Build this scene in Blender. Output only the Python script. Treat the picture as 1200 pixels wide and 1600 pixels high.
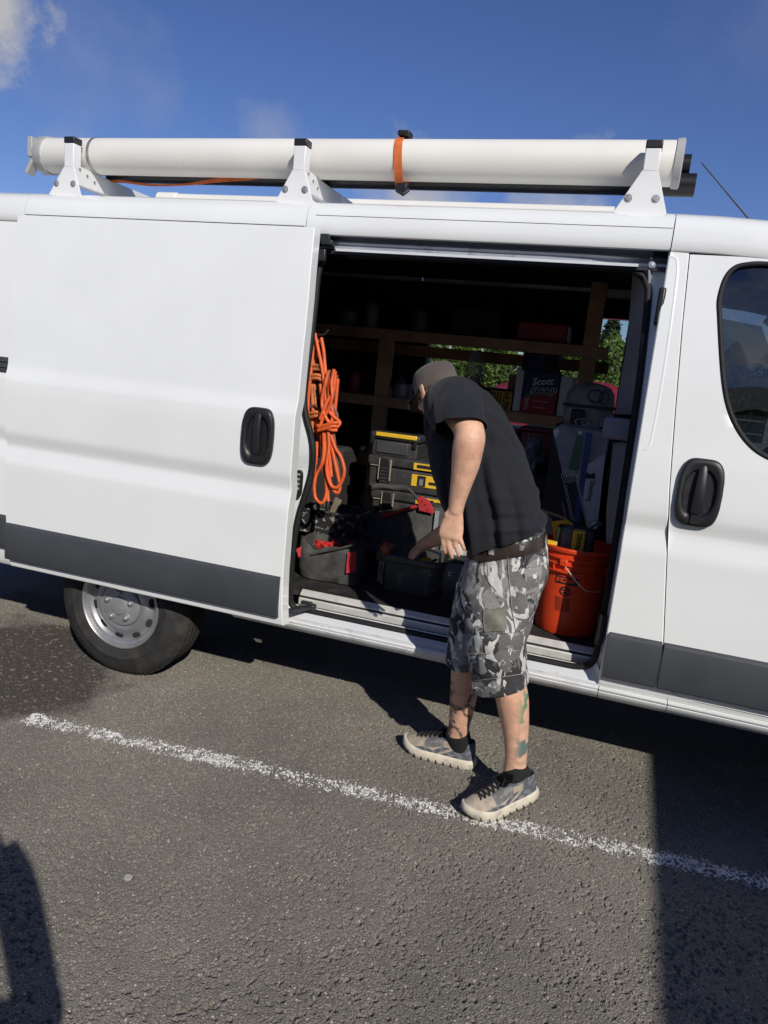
import bpy, bmesh, math, random
import numpy as np
from mathutils import Vector, Matrix, noise
from mathutils.bvhtree import BVHTree
random.seed(7)
for o in list(bpy.data.objects): bpy.data.objects.remove(o)
scene = bpy.context.scene
COL = scene.collection
R = math.radians

# ------------------------------------------------------------------ camera
CAM_RIGHT = Vector((0.94245658, 0.31893408, 0.10028284))
CAM_DOWN = Vector((0.15363333, -0.14673611, -0.9771721))
CAM_FWD = Vector((-0.29693837, 0.93634906, -0.18729132))
CAM_POS = Vector((0.0, -2.75, 1.55))
FPX = 1150.0
cd = bpy.data.cameras.new('camera'); cam = bpy.data.objects.new('camera', cd); COL.objects.link(cam)
m = Matrix((CAM_RIGHT, -CAM_DOWN, -CAM_FWD)).transposed().to_4x4(); m.translation = CAM_POS
cam.matrix_world = m
cd.sensor_fit = 'VERTICAL'; cd.sensor_height = 24; cd.lens = FPX/1600*24
cd.clip_start = 0.02; cd.clip_end = 2000
scene.camera = cam
scene.render.resolution_x = 768; scene.render.resolution_y = 1024

# ------------------------------------------------------------------ sun, sky, exposure
SUN_TO = Vector((-0.92, 1.2, -1.0)).normalized()
SUN_EL = math.asin(-SUN_TO.z); SUN_AZ = math.atan2(-SUN_TO.x, -SUN_TO.y)
sl = bpy.data.lights.new('sun', 'SUN'); sl.energy = 4.0; sl.angle = R(0.53); sl.color = (1, .955, .88)
so = bpy.data.objects.new('sun', sl); COL.objects.link(so)
so.rotation_euler = SUN_TO.to_track_quat('-Z', 'Y').to_euler(); so.location = (6, -8, 9)

world = bpy.data.worlds.new('World'); scene.world = world; world.use_nodes = True
wn = world.node_tree; N = wn.nodes; L = wn.links; N.clear()
sky = N.new('ShaderNodeTexSky'); sky.sky_type = 'NISHITA'; sky.sun_disc = False
sky.sun_elevation = SUN_EL; sky.sun_rotation = SUN_AZ
sky.air_density = 1.0; sky.dust_density = 0.0; sky.ozone_density = 4.0; sky.altitude = 300
hs = N.new('ShaderNodeHueSaturation'); hs.inputs['Saturation'].default_value = 1.08; hs.inputs['Value'].default_value = .74
tc = N.new('ShaderNodeTexCoord')
mp = N.new('ShaderNodeMapping'); mp.inputs['Scale'].default_value = (1, 1, 2.2); mp.inputs['Location'].default_value = (.35, .1, .0)
nz = N.new('ShaderNodeTexNoise'); nz.inputs['Scale'].default_value = 3.4; nz.inputs['Detail'].default_value = 9; nz.inputs['Roughness'].default_value = .58
cr = N.new('ShaderNodeValToRGB'); cr.color_ramp.elements[0].position = .53; cr.color_ramp.elements[1].position = .74
# clouds hang in the west (left) and low on the horizon
def vm(op, a, b):
    n = N.new('ShaderNodeVectorMath'); n.operation = op
    for i, v in enumerate((a, b)):
        if isinstance(v, (tuple, list, Vector)): n.inputs[i].default_value = v
        elif v is not None: L.new(v, n.inputs[i])
    return n
def fm(op, a, b=None, c=None):
    n = N.new('ShaderNodeMath'); n.operation = op
    for i, v in enumerate((a, b, c)):
        if v is None: continue
        if isinstance(v, (int, float)): n.inputs[i].default_value = v
        else: L.new(v, n.inputs[i])
    return n.outputs[0]
def px_dir(px, py):
    d = CAM_RIGHT*(px-600)+CAM_DOWN*(py-800)+CAM_FWD*FPX
    return d.normalized()
geo_dir = vm('NORMALIZE', tc.outputs['Generated'], None).outputs[0]
L.new(geo_dir, mp.inputs[0]); L.new(mp.outputs[0], nz.inputs['Vector'])
n2 = N.new('ShaderNodeTexNoise'); n2.inputs['Scale'].default_value = 13; n2.inputs['Detail'].default_value = 8; n2.inputs['Roughness'].default_value = .62
L.new(geo_dir, n2.inputs['Vector'])
def blob(px, py, rad, gain):
    d = vm('DISTANCE', geo_dir, px_dir(px, py)).outputs['Value']
    a = fm('MULTIPLY_ADD', d, -1.0/rad, 1.0)
    a = fm('ADD', a, fm('MULTIPLY', fm('SUBTRACT', n2.outputs[0], .5), 2.6))
    n = N.new('ShaderNodeClamp'); L.new(fm('MULTIPLY', a, gain), n.inputs[0]); return n.outputs[0]
acc = fm('MULTIPLY', cr.outputs[0], .35)
for b in [(-15, 25, .072, 1.6), (50, 55, .09, .13), (125, 85, .08, .13), (430, 212, .045, .3), (640, 318, .09, .8), (860, 318, .08, .75), (100, 245, .04, .2), (245, 155, .045, .14),
          (1190, 30, .1, .07)]:
    acc = fm('MAXIMUM', acc, blob(*b))
# the lot behind the camera has a few more of the same clouds
for d in [Vector((.15, -.9, .39)), Vector((-.25, -.85, .5)), Vector((.75, -.55, .35)), Vector((-.8, -.5, .3)), Vector((.9, .3, .3))]:
    dd = vm('DISTANCE', geo_dir, d.normalized()).outputs['Value']
    a = fm('ADD', fm('MULTIPLY_ADD', dd, -1/.2, 1.0), fm('MULTIPLY', fm('SUBTRACT', n2.outputs[0], .5), 2.8))
    n = N.new('ShaderNodeClamp'); L.new(fm('MULTIPLY', a, .9), n.inputs[0]); acc = fm('MAXIMUM', acc, n.outputs[0])
mix = N.new('ShaderNodeMixRGB'); mix.inputs[2].default_value = (5.2, 5.2, 5.4, 1)
bg = N.new('ShaderNodeBackground'); bg.inputs[1].default_value = 0.09
out = N.new('ShaderNodeOutputWorld')
tn = N.new('ShaderNodeMixRGB'); tn.blend_type = 'MULTIPLY'; tn.inputs[0].default_value = 1; tn.inputs[2].default_value = (1.05, .98, 1.24, 1)
L.new(sky.outputs[0], tn.inputs[1]); L.new(tn.outputs[0], hs.inputs['Color']); L.new(hs.outputs[0], mix.inputs[1]); L.new(acc, mix.inputs[0])
L.new(mix.outputs[0], bg.inputs[0]); L.new(bg.outputs[0], out.inputs[0])

vs = scene.view_settings; vs.view_transform = 'Standard'; vs.look = 'None'; vs.exposure = 0; vs.gamma = 1; vs.use_curve_mapping = False

# ------------------------------------------------------------------ helpers
def ray(px, py): return CAM_RIGHT*(px-600)+CAM_DOWN*(py-800)+CAM_FWD*FPX
def P(px, py, y):            # a point measured in the photograph, at depth y of the place
    r = ray(px, py); return CAM_POS + r*((y-CAM_POS.y)/r.y)
def PZ(px, py, z):
    r = ray(px, py); return CAM_POS + r*((z-CAM_POS.z)/r.z)

class MB:
    def __init__(s): s.v = []; s.f = []
    def add(s, vs, fs):
        o = len(s.v); s.v += [tuple(v) for v in vs]; s.f += [tuple(i+o for i in f) for f in fs]; return o
    def box(s, c, size, rot=None):
        hx, hy, hz = size[0]/2, size[1]/2, size[2]/2
        vs = [Vector((x, y, z)) for x in (-hx, hx) for y in (-hy, hy) for z in (-hz, hz)]
        if rot is not None: vs = [rot @ v for v in vs]
        c = Vector(c); vs = [v+c for v in vs]
        s.add(vs, [(0, 1, 3, 2), (4, 6, 7, 5), (0, 4, 5, 1), (2, 3, 7, 6), (0, 2, 6, 4), (1, 5, 7, 3)]); return s
    def bb(s, a, b): # box from corner to corner
        a = Vector(a); b = Vector(b); return s.box((a+b)/2, [abs(q) for q in (b-a)])
    def loft(s, rings, cap0=True, cap1=True, closed=True):
        n = len(rings[0]); o = len(s.v)
        for r in rings: s.v += [tuple(p) for p in r]
        for i in range(len(rings)-1):
            for j in range(n if closed else n-1):
                k = (j+1) % n
                s.f.append((o+i*n+j, o+i*n+k, o+(i+1)*n+k, o+(i+1)*n+j))
        if cap0: s.f.append(tuple(o+j for j in range(n-1, -1, -1)))
        if cap1: s.f.append(tuple(o+(len(rings)-1)*n+j for j in range(n)))
        return s
    def tube(s, pts, r, n=8, closed=False, flat=None):
        pts = [Vector(p) for p in pts]; rings = []; m_ = len(pts); up = None
        for i, p in enumerate(pts):
            if closed: t = pts[(i+1) % m_]-pts[i-1]
            else: t = pts[min(i+1, m_-1)]-pts[max(i-1, 0)]
            if t.length < 1e-9: t = Vector((0, 0, 1))
            t.normalize()
            if up is None: up = Vector((0, 0, 1)) if abs(t.z) < .9 else Vector((1, 0, 0))
            a = t.cross(up)
            if a.length < 1e-6: a = t.orthogonal()
            a.normalize(); b = a.cross(t).normalized(); up = b
            rr = r[i] if isinstance(r, (list, tuple)) else r
            f2 = flat or 1.0
            rings.append([p + a*math.cos(2*math.pi*j/n)*rr + b*math.sin(2*math.pi*j/n)*rr*f2 for j in range(n)])
        if closed: rings.append(rings[0]); return s.loft(rings, False, False)
        return s.loft(rings)
    def lathe(s, prof, o, axis='z', n=32, cap0=False, cap1=False):
        o = Vector(o); rings = []
        for (r, h) in prof:
            q = []
            for j in range(n):
                a = 2*math.pi*j/n; c, d = math.cos(a)*r, math.sin(a)*r
                q.append(o + (Vector((c, d, h)) if axis == 'z' else Vector((c, h, d)) if axis == 'y' else Vector((h, c, d))))
            rings.append(q)
        return s.loft(rings, cap0, cap1)
    def prism(s, outline, dv): # outline: list of 3D points, extruded by vector dv
        dv = Vector(dv); a = [Vector(p) for p in outline]; return s.loft([a, [p+dv for p in a]])
    def mesh(s, name):
        me = bpy.data.meshes.new(name); me.from_pydata(s.v, [], s.f); me.validate(); return me
    def build(s, name, material, parent=None, smooth=40, bevel=0, seg=2, fix=True):
        me = s.mesh(name)
        if fix:
            bm = bmesh.new(); bm.from_mesh(me); bmesh.ops.recalc_face_normals(bm, faces=bm.faces); bm.to_mesh(me); bm.free()
        return link(name, me, material, parent, smooth, bevel, seg)

def link(name, me, material, parent=None, smooth=40, bevel=0, seg=2):
    if material is not None and not me.materials: me.materials.append(material)
    if smooth:
        me.polygons.foreach_set('use_smooth', [True]*len(me.polygons)); me.set_sharp_from_angle(angle=R(smooth))
    o = bpy.data.objects.new(name, me); COL.objects.link(o)
    if bevel:
        b = o.modifiers.new('bevel', 'BEVEL'); b.width = bevel; b.segments = seg; b.limit_method = 'ANGLE'; b.angle_limit = R(40)
        b.harden_normals = False
    if parent is not None: attach(o, parent)
    return o
def attach(o, parent):
    o.parent = parent
    if parent.type == 'EMPTY': o.matrix_parent_inverse = Matrix.Translation(-Vector(parent.location))
def thing(name, label, cat, loc, group=None):
    o = bpy.data.objects.new(name, None); COL.objects.link(o); o.location = loc; o.empty_display_size = .1
    return tag(o, label, cat, group)
def tag(o, label, cat, group=None):
    o['label'] = label; o['category'] = cat
    if group: o['group'] = group
    return o
def struct(o): o['kind'] = 'structure'; return o

def lerp(a, b, t): return a+(b-a)*t
def interp(tab, x):
    if x <= tab[0][0]: return tab[0][1]
    for (x0, y0), (x1, y1) in zip(tab, tab[1:]):
        if x <= x1: return y0+(y1-y0)*(x-x0)/(x1-x0)
    return tab[-1][1]
def catmull(pts, k=6, closed=False):
    pts = [Vector(p) for p in pts]; n = len(pts); res = []
    for i in range(n if closed else n-1):
        if closed: a, b, c, d = pts[i-1], pts[i], pts[(i+1) % n], pts[(i+2) % n]
        else: a, b, c, d = pts[max(i-1, 0)], pts[i], pts[i+1], pts[min(i+2, n-1)]
        for j in range(k):
            t = j/k
            res.append(.5*((2*b)+(c-a)*t+(2*a-5*b+4*c-d)*t*t+(3*b-a-3*c+d)*t**3))
    if not closed: res.append(pts[-1])
    return res
def apply_mods(name, me, mods):
    o = bpy.data.objects.new('tmp', me); COL.objects.link(o)
    for typ, kw in mods:
        q = o.modifiers.new('m', typ)
        for k, v in kw.items(): setattr(q, k, v)
    dg = bpy.context.evaluated_depsgraph_get(); dg.update()
    new = bpy.data.meshes.new_from_object(o.evaluated_get(dg)); new.name = name
    bpy.data.objects.remove(o); return new
def text_on(s, size, origin, xd, yd, material, parent, name='lettering', extrude=.0006, bold=0, sx=1.0, shear=0):
    c = bpy.data.curves.new('t', 'FONT'); c.body = s; c.size = size; c.extrude = extrude; c.offset = bold; c.shear = shear; c.resolution_u = 3
    o = bpy.data.objects.new('t', c); COL.objects.link(o)
    dg = bpy.context.evaluated_depsgraph_get(); dg.update()
    me = bpy.data.meshes.new_from_object(o.evaluated_get(dg)); me.name = name; bpy.data.objects.remove(o)
    xd = Vector(xd).normalized(); yd = Vector(yd).normalized(); zd = xd.cross(yd)
    M_ = Matrix((xd*sx, yd, zd)).transposed().to_4x4(); M_.translation = Vector(origin); me.transform(M_)
    me.materials.clear(); return link(name, me, material, parent, 0)

# ------------------------------------------------------------------ materials
MATS = {}
def mat(name, col, rough=.5, metal=0.0, var=.12, vscale=8, bump=0.0, bscale=60, spec=.5, dirt=None, dscale=5, dlo=.55, dhi=.7, coat=0.0, detail=6, sheen=0):
    """procedural PBR: base colour with noise variation, optional dirt colour patches, bump"""
    if name in MATS: return MATS[name]
    M_ = bpy.data.materials.new(name); M_.use_nodes = True; t = M_.node_tree; n = t.nodes; l = t.links
    b = n['Principled BSDF']; b.inputs['Metallic'].default_value = metal; b.inputs['Specular IOR Level'].default_value = spec
    b.inputs['Coat Weight'].default_value = coat; b.inputs['Coat Roughness'].default_value = .06
    if sheen: b.inputs['Sheen Weight'].default_value = sheen
    co = n.new('ShaderNodeTexCoord')
    a = n.new('ShaderNodeTexNoise'); a.inputs['Scale'].default_value = vscale; a.inputs['Detail'].default_value = detail
    l.new(co.outputs['Object'], a.inputs['Vector'])
    c4 = lambda c, k: (min(c[0]*k, 1), min(c[1]*k, 1), min(c[2]*k, 1), 1)
    r = n.new('ShaderNodeValToRGB'); r.color_ramp.elements[0].color = c4(col, 1-var); r.color_ramp.elements[1].color = c4(col, 1+var)
    r.color_ramp.elements[0].position = .3; r.color_ramp.elements[1].position = .7
    l.new(a.outputs[0], r.inputs[0]); src = r.outputs[0]
    if dirt:
        d = n.new('ShaderNodeTexNoise'); d.inputs['Scale'].default_value = dscale; d.inputs['Detail'].default_value = 10; d.inputs['Roughness'].default_value = .65
        l.new(co.outputs['Object'], d.inputs['Vector'])
        dr = n.new('ShaderNodeValToRGB'); dr.color_ramp.elements[0].position = dlo; dr.color_ramp.elements[1].position = dhi
        l.new(d.outputs[0], dr.inputs[0])
        mx = n.new('ShaderNodeMixRGB'); mx.inputs[2].default_value = (*dirt, 1); l.new(dr.outputs[0], mx.inputs[0]); l.new(src, mx.inputs[1]); src = mx.outputs[0]
    l.new(src, b.inputs['Base Color'])
    rr = n.new('ShaderNodeMapRange'); rr.inputs['To Min'].default_value = max(rough-.07, .02); rr.inputs['To Max'].default_value = min(rough+.09, 1)
    l.new(a.outputs[0], rr.inputs[0]); l.new(rr.outputs[0], b.inputs['Roughness'])
    if bump:
        e = n.new('ShaderNodeTexNoise'); e.inputs['Scale'].default_value = bscale; e.inputs['Detail'].default_value = 5
        l.new(co.outputs['Object'], e.inputs['Vector'])
        u = n.new('ShaderNodeBump'); u.inputs['Strength'].default_value = bump; u.inputs['Distance'].default_value = .01
        l.new(e.outputs[0], u.inputs['Height']); l.new(u.outputs[0], b.inputs['Normal'])
    MATS[name] = M_; return M_
white_paint = mat('white_paint', (.79, .80, .785), .22, var=.025, vscale=3, coat=.6, bump=.02, bscale=3, dirt=(.55, .52, .47), dscale=14, dlo=.74, dhi=.9)
sill_paint = mat('sill_paint', (.7, .71, .71), .35, var=.06, vscale=9, coat=.2, dirt=(.34, .31, .27), dscale=16, dlo=.55, dhi=.8)
jamb_paint = mat('jamb_paint', (.66, .68, .7), .3, var=.05, vscale=7, coat=.3, dirt=(.3, .28, .25), dscale=18, dlo=.62, dhi=.85)
grey_plastic = mat('grey_plastic', (.05, .054, .06), .55, var=.12, vscale=5, bump=.12, bscale=420, spec=.35)
black_plastic = mat('black_plastic', (.014, .014, .015), .4, var=.2, vscale=9, bump=.05, bscale=300)
rubber = mat('rubber', (.014, .014, .015), .62, var=.2, vscale=12, spec=.3)
tyre_rubber = mat('tyre_rubber', (.032, .031, .03), .8, var=.25, vscale=14, bump=.15, bscale=90, spec=.2, dirt=(.08, .072, .062), dscale=9, dlo=.5, dhi=.85)
steel = mat('silver_steel', (.46, .46, .46), .42, metal=.75, var=.1, vscale=10, dirt=(.2, .18, .15), dscale=12, dlo=.6, dhi=.85)
alu = mat('worn_aluminium', (.72, .71, .66), .42, metal=.35, var=.1, vscale=22, dirt=(.25, .23, .2), dscale=20, dlo=.6, dhi=.85)
dark_metal = mat('dark_metal', (.05, .055, .065), .4, metal=.5, var=.2, vscale=12)
rail_grey = mat('rail_grey', (.36, .38, .42), .4, metal=.3, var=.12, vscale=10, dirt=(.06, .06, .06), dscale=15, dlo=.55, dhi=.8)
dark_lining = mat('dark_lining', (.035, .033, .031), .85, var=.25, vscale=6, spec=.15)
floor_mat = mat('floor_mat', (.028, .027, .026), .75, var=.35, vscale=16, bump=.3, bscale=140, spec=.25, dirt=(.1, .09, .075), dscale=11, dlo=.55, dhi=.85)
wood = mat('pine_wood', (.46, .28, .15), .7, var=.25, vscale=7, bump=.1, bscale=50, spec=.25)
# ================================================================== CARGO VAN
van = thing('cargo_van', 'white low-roof cargo van with its side door slid open and a dark, tool-filled inside', 'van', (-1.2, 1.0, 0))
UP = [(1.40, .020), (1.5, .032), (1.6, .045), (1.7, .060), (1.8, .077), (1.9, .096), (2.0, .118), (2.06, .132), (2.12, .146)]
def yprof(z, x=0, crease=True):
    s = .045*min(max((x+1.25)/1.4, 0), 1)
    zz = z-s
    if zz < 1.16:
        return interp([(.40, .07), (.43, .03), (.455, .022), (.50, .010), (.55, .003), (.62, .0), (.955, .0), (.975, .0015), (.985, .004), (1.035, .0145), (1.045, .0155), (1.055, .0145), (1.10, .002), (1.115, .0), (1.16, .0)], zz)
    if crease and z < 1.43: return interp([(1.16, .0), (1.335, .0015), (1.345, .003), (1.355, .0055), (1.39, .017), (1.40, .0195), (1.41, .0215), (1.43, .0238)], z)
    if z < 1.4: return interp([(1.16, .0), (1.25, .003), (1.3, .007), (1.35, .013), (1.40, .020)], z)
    return interp(UP, z)
ZS = sorted(set([.43, .455, .48, .50, .525, .55, .58, .62, .7, .78, .86, .93, .955, .975, .985, 1.0, 1.02, 1.035, 1.045, 1.055, 1.07, 1.09, 1.10, 1.115, 1.13, 1.145, 1.16, 1.2, 1.26, 1.335, 1.345, 1.355, 1.372, 1.39, 1.40, 1.41, 1.43, 1.5, 1.6, 1.7, 1.8, 1.9, 2.0, 2.06]))
def rows_panel(mb, zs, xl, xr, yoff=0, nx=12, crease=True, edge=.05, yf=None, rim=.0):
    """curved sheet-metal panel: rows at zs, side edges xl(z), xr(z); the border is folded inward by edge"""
    g = []
    for z in zs:
        a, b = xl(z), xr(z); row = []
        for i in range(nx+1):
            t = i/nx; x = a+(b-a)*t
            row.append(Vector((x, (yf(z, x) if yf else yprof(z, x, crease))+yoff, z)))
        g.append(row)
    nz_ = len(g); o = len(mb.v)
    for r_ in g: mb.v += [tuple(p) for p in r_]
    W = nx+1
    for i in range(nz_-1):
        for j in range(nx): mb.f.append((o+i*W+j, o+i*W+j+1, o+(i+1)*W+j+1, o+(i+1)*W+j))
    if edge:
        loop = [i for i in range(W)]+[i*W+nx for i in range(1, nz_)]+[(nz_-1)*W+j for j in range(nx-1, -1, -1)]+[i*W for i in range(nz_-2, 0, -1)]
        b = len(mb.v)
        cx = sum(mb.v[o+k][0] for k in loop)/len(loop); cz = sum(mb.v[o+k][2] for k in loop)/len(loop)
        for lvl, (dy, sh) in enumerate(((.004, .004), (edge, .006))):
            for k in loop:
                p = mb.v[o+k]; dx = 0; dz = 0
                if k % W == 0: dx = -sh
                elif k % W == nx: dx = sh
                if k < W: dz = -sh
                elif k >= (nz_-1)*W: dz = sh
                mb.v.append((p[0]+dx, p[1]+dy, p[2]+dz))
        n = len(loop)
        for i in range(n):
            j = (i+1) % n
            mb.f.append((o+loop[i], o+loop[j], b+j, b+i)); mb.f.append((b+i, b+j, b+n+j, b+n+i))
    return g
def strip_trim(name, x0, x1, z0, z1, yoff, parent, tilt0=0, tilt1=0, material=None, round_right=False):
    mb = MB(); rings = []; n = 10
    for i in range(n+1):
        x = lerp(x0, x1, i/n); zb = z0; 
        if round_right and i/n > .8: zb = lerp(z0, z0+.05, ((i/n-.8)/.2)**2)
        b = yoff
        rings.append([Vector((x+tilt0*(zb-z0), b+.012, zb)), Vector((x, b-.010, zb+.006)), Vector((x, b-.0135, zb+.012)), Vector((x, b-.0135, z1-.022)), Vector((x, b-.009, z1-.010)), Vector((x, b+.012, z1))])
    mb.loft(rings)
    return mb.build(name, material or grey_plastic, parent, 50)

# ---- sliding door (slid back, standing proud of the body side)
DY = -.105
xl = lambda z: interp([(.475, -2.660), (.66, -2.672), (1.03, -2.684), (1.43, -2.688), (1.77, -2.712), (2.06, -2.748)], z)
xr = lambda z: interp([(.475, -1.236), (.69, -1.246), (1.03, -1.246), (1.42, -1.248), (1.76, -1.262), (2.06, -1.288)], z)
mb = MB(); rows_panel(mb, [.475]+[z for z in ZS if z > .49]+[2.07], xl, xr, DY, 16, True, .055)
sdoor = mb.build('sliding_door', white_paint, van, 28)
# inner face of the door
mb = MB(); rows_panel(mb, [.49, 1.0, 1.5, 2.05], lambda z: xl(z)+.006, lambda z: xr(z)-.006, DY+.05, 4, True, 0)
mb.build('inner_panel', jamb_paint, sdoor)
strip_trim('rub_strip', -2.668, -1.252, .505, .690, DY, sdoor)
def door_handle(cx, cz, w, h, yf, parent, lean=0.0):
    def outl(sx, sz, y, n=52, pw=4.2):
        pts = []
        for i in range(n):
            a = 2*math.pi*i/n; c, s = math.cos(a), math.sin(a)
            x = math.copysign(abs(c)**(2/pw), c)*sx; z = math.copysign(abs(s)**(2/pw), s)*sz
            x *= 1-.10*(z/sz)**2 if sz else 1
            pts.append(Vector((cx+x+lean*z, y(x, z) if callable(y) else y, cz+z)))
        return pts
    b = lambda d: (lambda x, z: yf(cz+z)+d)
    mb = MB()
    mb.loft([outl(w/2, h/2, b(.004)), outl(w/2, h/2, b(-.010)), outl(w/2*.97, h/2*.98, b(-.0165)), outl(w/2*.90, h/2*.95, b(-.020)), outl(w/2*.78, h/2*.84, b(-.019), pw=3.2),
             outl(w/2*.70, h/2*.70, b(-.015), pw=3), outl(w/2*.66, h/2*.64, b(-.004), pw=2.8), outl(w/2*.4, h/2*.4, b(-.0025), pw=2.4)], True, True)
    rings = []
    for t in [0, .06, .15, .3, .5, .7, .85, .94, 1]:
        z = lerp(.40, -.30, t)*h; wd = lerp(.085, .13, t)*w*(1 if 0 < t < 1 else .7); out = -.018-.008*math.sin(math.pi*min(max(t, .02), .98))
        yc = yf(cz+z)
        rings.append([Vector((cx+lean*z+sx*wd, yc+out+dy, cz+z)) for sx, dy in ((-1, .016), (-1, .003), (-.55, 0), (.55, 0), (1, .003), (1, .016))])
    mb.loft(rings); mb.box((cx+lean*-.38*h, yf(cz-.38*h)-.017, cz-.38*h), (.2*w, .012, .13*h))
    return mb.build('handle', black_plastic, parent, 45)
door_handle(-1.397, 1.243, .142, .232, lambda z: yprof(z)+DY, sdoor, 0)
# roller arms that carry the open door
for (a, b_, r_) in [((-1.262, -.055, .515), (-1.18, .09, .515), .013)]:
    mb = MB(); mb.box((Vector(a)+Vector(b_))/2, (.03, .15, .016), Matrix.Rotation(R(-28), 3, 'Z')); mb.lathe([(0, -.012), (.016, -.012), (.016, .012), (0, .012)], b_, 'z', 12)
    mb.box(Vector(b_)+Vector((-.03, .0, .012)), (.05, .022, .014)); mb.build('roller_arm', dark_metal, sdoor, 40, .003)

# ---- rear quarter of the body, behind the open door
xq0 = -3.72
mb = MB()
rows_panel(mb, [z for z in ZS if z >= .58]+[2.075], lambda z: xq0, lambda z: -2.72, 0, 8, True, .05)
rows_panel(mb, [z for z in ZS if z >= .58]+[2.075], lambda z: -2.713, lambda z: -1.42, .012, 8, True, .05)
mb.build('rear_quarter', white_paint, van, 28)
mb = MB(); rows_panel(mb, [.43, .455, .5, .55, .576], lambda z: xq0, lambda z: -2.58, 0, 6, True, .05); mb.build('rear_sill', white_paint, van, 28)
strip_trim('rub_strip', -3.5, -2.735, .515, .69, 0, van)
mb = MB(); mb.box((-3.1, .012, 1.405), (.80, .04, .062)); mb.box((-3.1, -.01, 1.418), (.8, .01, .006)); mb.box((-3.1, -.01, 1.392), (.8, .01, .006)); mb.build('centre_track', grey_plastic, van, 40, .004)
# wheel-arch liner and underbody (dark)
mb = MB(); rings = []
for y in (.03, .34):
    rings.append([Vector((-2.14+.42*math.cos(a), y, .33+.38*math.sin(a))) for a in [R(24)+R(132)*i/20 for i in range(21)]])
mb.loft(rings, False, False, closed=False); mb.build('wheel_arch', dark_lining, van)
mb = MB(); mb.bb((-3.7, .33, .46), (1.9, 1.8, .52)); mb.bb((-1.6, .12, .40), (.9, .22, .46)); mb.bb((-3.6, .5, .40), (.8, .58, .46)); mb.bb((-3.6, 1.4, .40), (.8, 1.48, .46)); mb.build('underbody', dark_lining, van)

# ---- roof
prof = [(.132, 2.062), (.126, 2.066), (.122, 2.075), (.122, 2.10), (.127, 2.135), (.138, 2.162), (.158, 2.185), (.19, 2.201), (.24, 2.212), (.32, 2.221), (.6, 2.235), (1.0, 2.24), (1.4, 2.235), (1.68, 2.221), (1.78, 2.205), (1.86, 2.17), (1.885, 2.10)]
def roof_piece(name, xs, drop=lambda x: 0, inn=lambda x: 0):
    mb = MB(); rings = []
    for x in xs:
        rings.append([Vector((x, 1+(y-1)*(1-inn(x)), z-drop(x)*(1 if z > 2.07 else 1))) for y, z in prof])
    e0 = [p+Vector((0, 0, -.02)) for p in rings[0]]; e1 = [p+Vector((0, 0, -.02)) for p in rings[-1]]
    mb.loft([e0]+rings+[e1], False, False, closed=False); return mb.build(name, white_paint, van, 28)
roof_piece('roof', [-3.74, -3.70, -3.0, -2.802])
roof_piece('roof', [-2.799, -2.2, -1.75, -1.368])
roof_piece('roof', [-1.365, -1.0, -.5, -.1, .038])
roof_piece('roof', [.0415, .2, .35, .5, .65, .8, .95], lambda x: interp([(.1, 0), (.3, .008), (.5, .025), (.65, .05), (.8, .09), (.95, .15)], x), lambda x: max(0, (x-.3))*.06)
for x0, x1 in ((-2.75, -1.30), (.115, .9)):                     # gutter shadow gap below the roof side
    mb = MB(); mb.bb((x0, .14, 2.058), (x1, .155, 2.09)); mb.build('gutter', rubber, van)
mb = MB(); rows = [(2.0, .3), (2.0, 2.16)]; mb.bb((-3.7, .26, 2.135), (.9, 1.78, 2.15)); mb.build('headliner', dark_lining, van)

mb = MB(); mb.bb((-2.79, .1165, 2.0795), (-1.372, .14, 2.0935)); mb.build('shadow_gap_strip', grey_plastic, van)  # dark strip painted in for the shadow gap along the door top
# ---- side aperture: frame, rubber seal, tracks
SEAL_PX = [(520, 393), (505, 405), (497, 430), (492, 480), (485, 540), (478, 590), (475, 620), (478, 650), (486, 680), (489, 705), (487, 735), (478, 770), (467, 805), (459, 850), (455, 900), (452, 935)]
def yseal(z): return yprof(z, 0, False)+.075
seal = []
for (a, b_) in SEAL_PX:
    p = P(a, b_, .08); q = P(a, b_, yseal(p.z)); seal.append((q.x, q.z))
seal[-1] = (-1.288, .545)
seal += [(-1.284, .515), (-1.268, .497), (-1.24, .492), (-.9, .492), (-.5, .492), (-.12, .494), (-.055, .497), (-.02, .508), (.002, .53), (.011, .56), (.014, .63), (.016, .935), (.012, 1.366), (.008, 1.596), (-.002, 1.80), (-.009, 1.90), (-.018, 1.945), (-.045, 1.985), (-.09, 2.003), (-.15, 2.008), (-.6, 2.006), (-1.0, 2.003), (-1.18, 2.0)]
sealp = [Vector((x, yseal(z) if z > .55 else lerp(.092, yseal(.55), (z-.49)/.06), z)) for x, z in seal]
sm = catmull(sealp, 5, True)
mb = MB(); mb.tube(sm, .0135, 8, True); mb.build('door_seal', rubber, van, 60)
cen = Vector((-.63, 0, 1.25))
def offs(pts, d, dy, lim=None):
    r = []; n = len(pts)
    for i, p in enumerate(pts):
        t = pts[(i+1) % n]-pts[i-1]; nn = Vector((t.z, 0, -t.x)).normalized()
        q = p+nn*d
        if (q-cen).length < (p-cen).length and d > 0: q = p-nn*d
        if d < 0 and (q-cen).length > (p-cen).length: q = p-nn*d
        r.append(Vector((q.x, p.y+dy, q.z)))
    return r
outer = []
for p in sm:                                                      # radiate to the rectangular outer border of the frame
    d = p-cen; k = 9
    for lim, comp in ((-1.43, d.x), (.052, d.x), (.462, d.z), (2.075, d.z)):
        base = cen.x if lim in (-1.43, .052) else cen.z
        if comp*(lim-base) > 0: k = min(k, (lim-base)/comp)
    q = cen+d*k
    if q.z > 2.02: q.z = min(q.z, 2.026)
    outer.append(Vector((q.x, (yseal(q.z) if q.z > .5 else .05)-.012, q.z)))
top_cut = []
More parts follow.
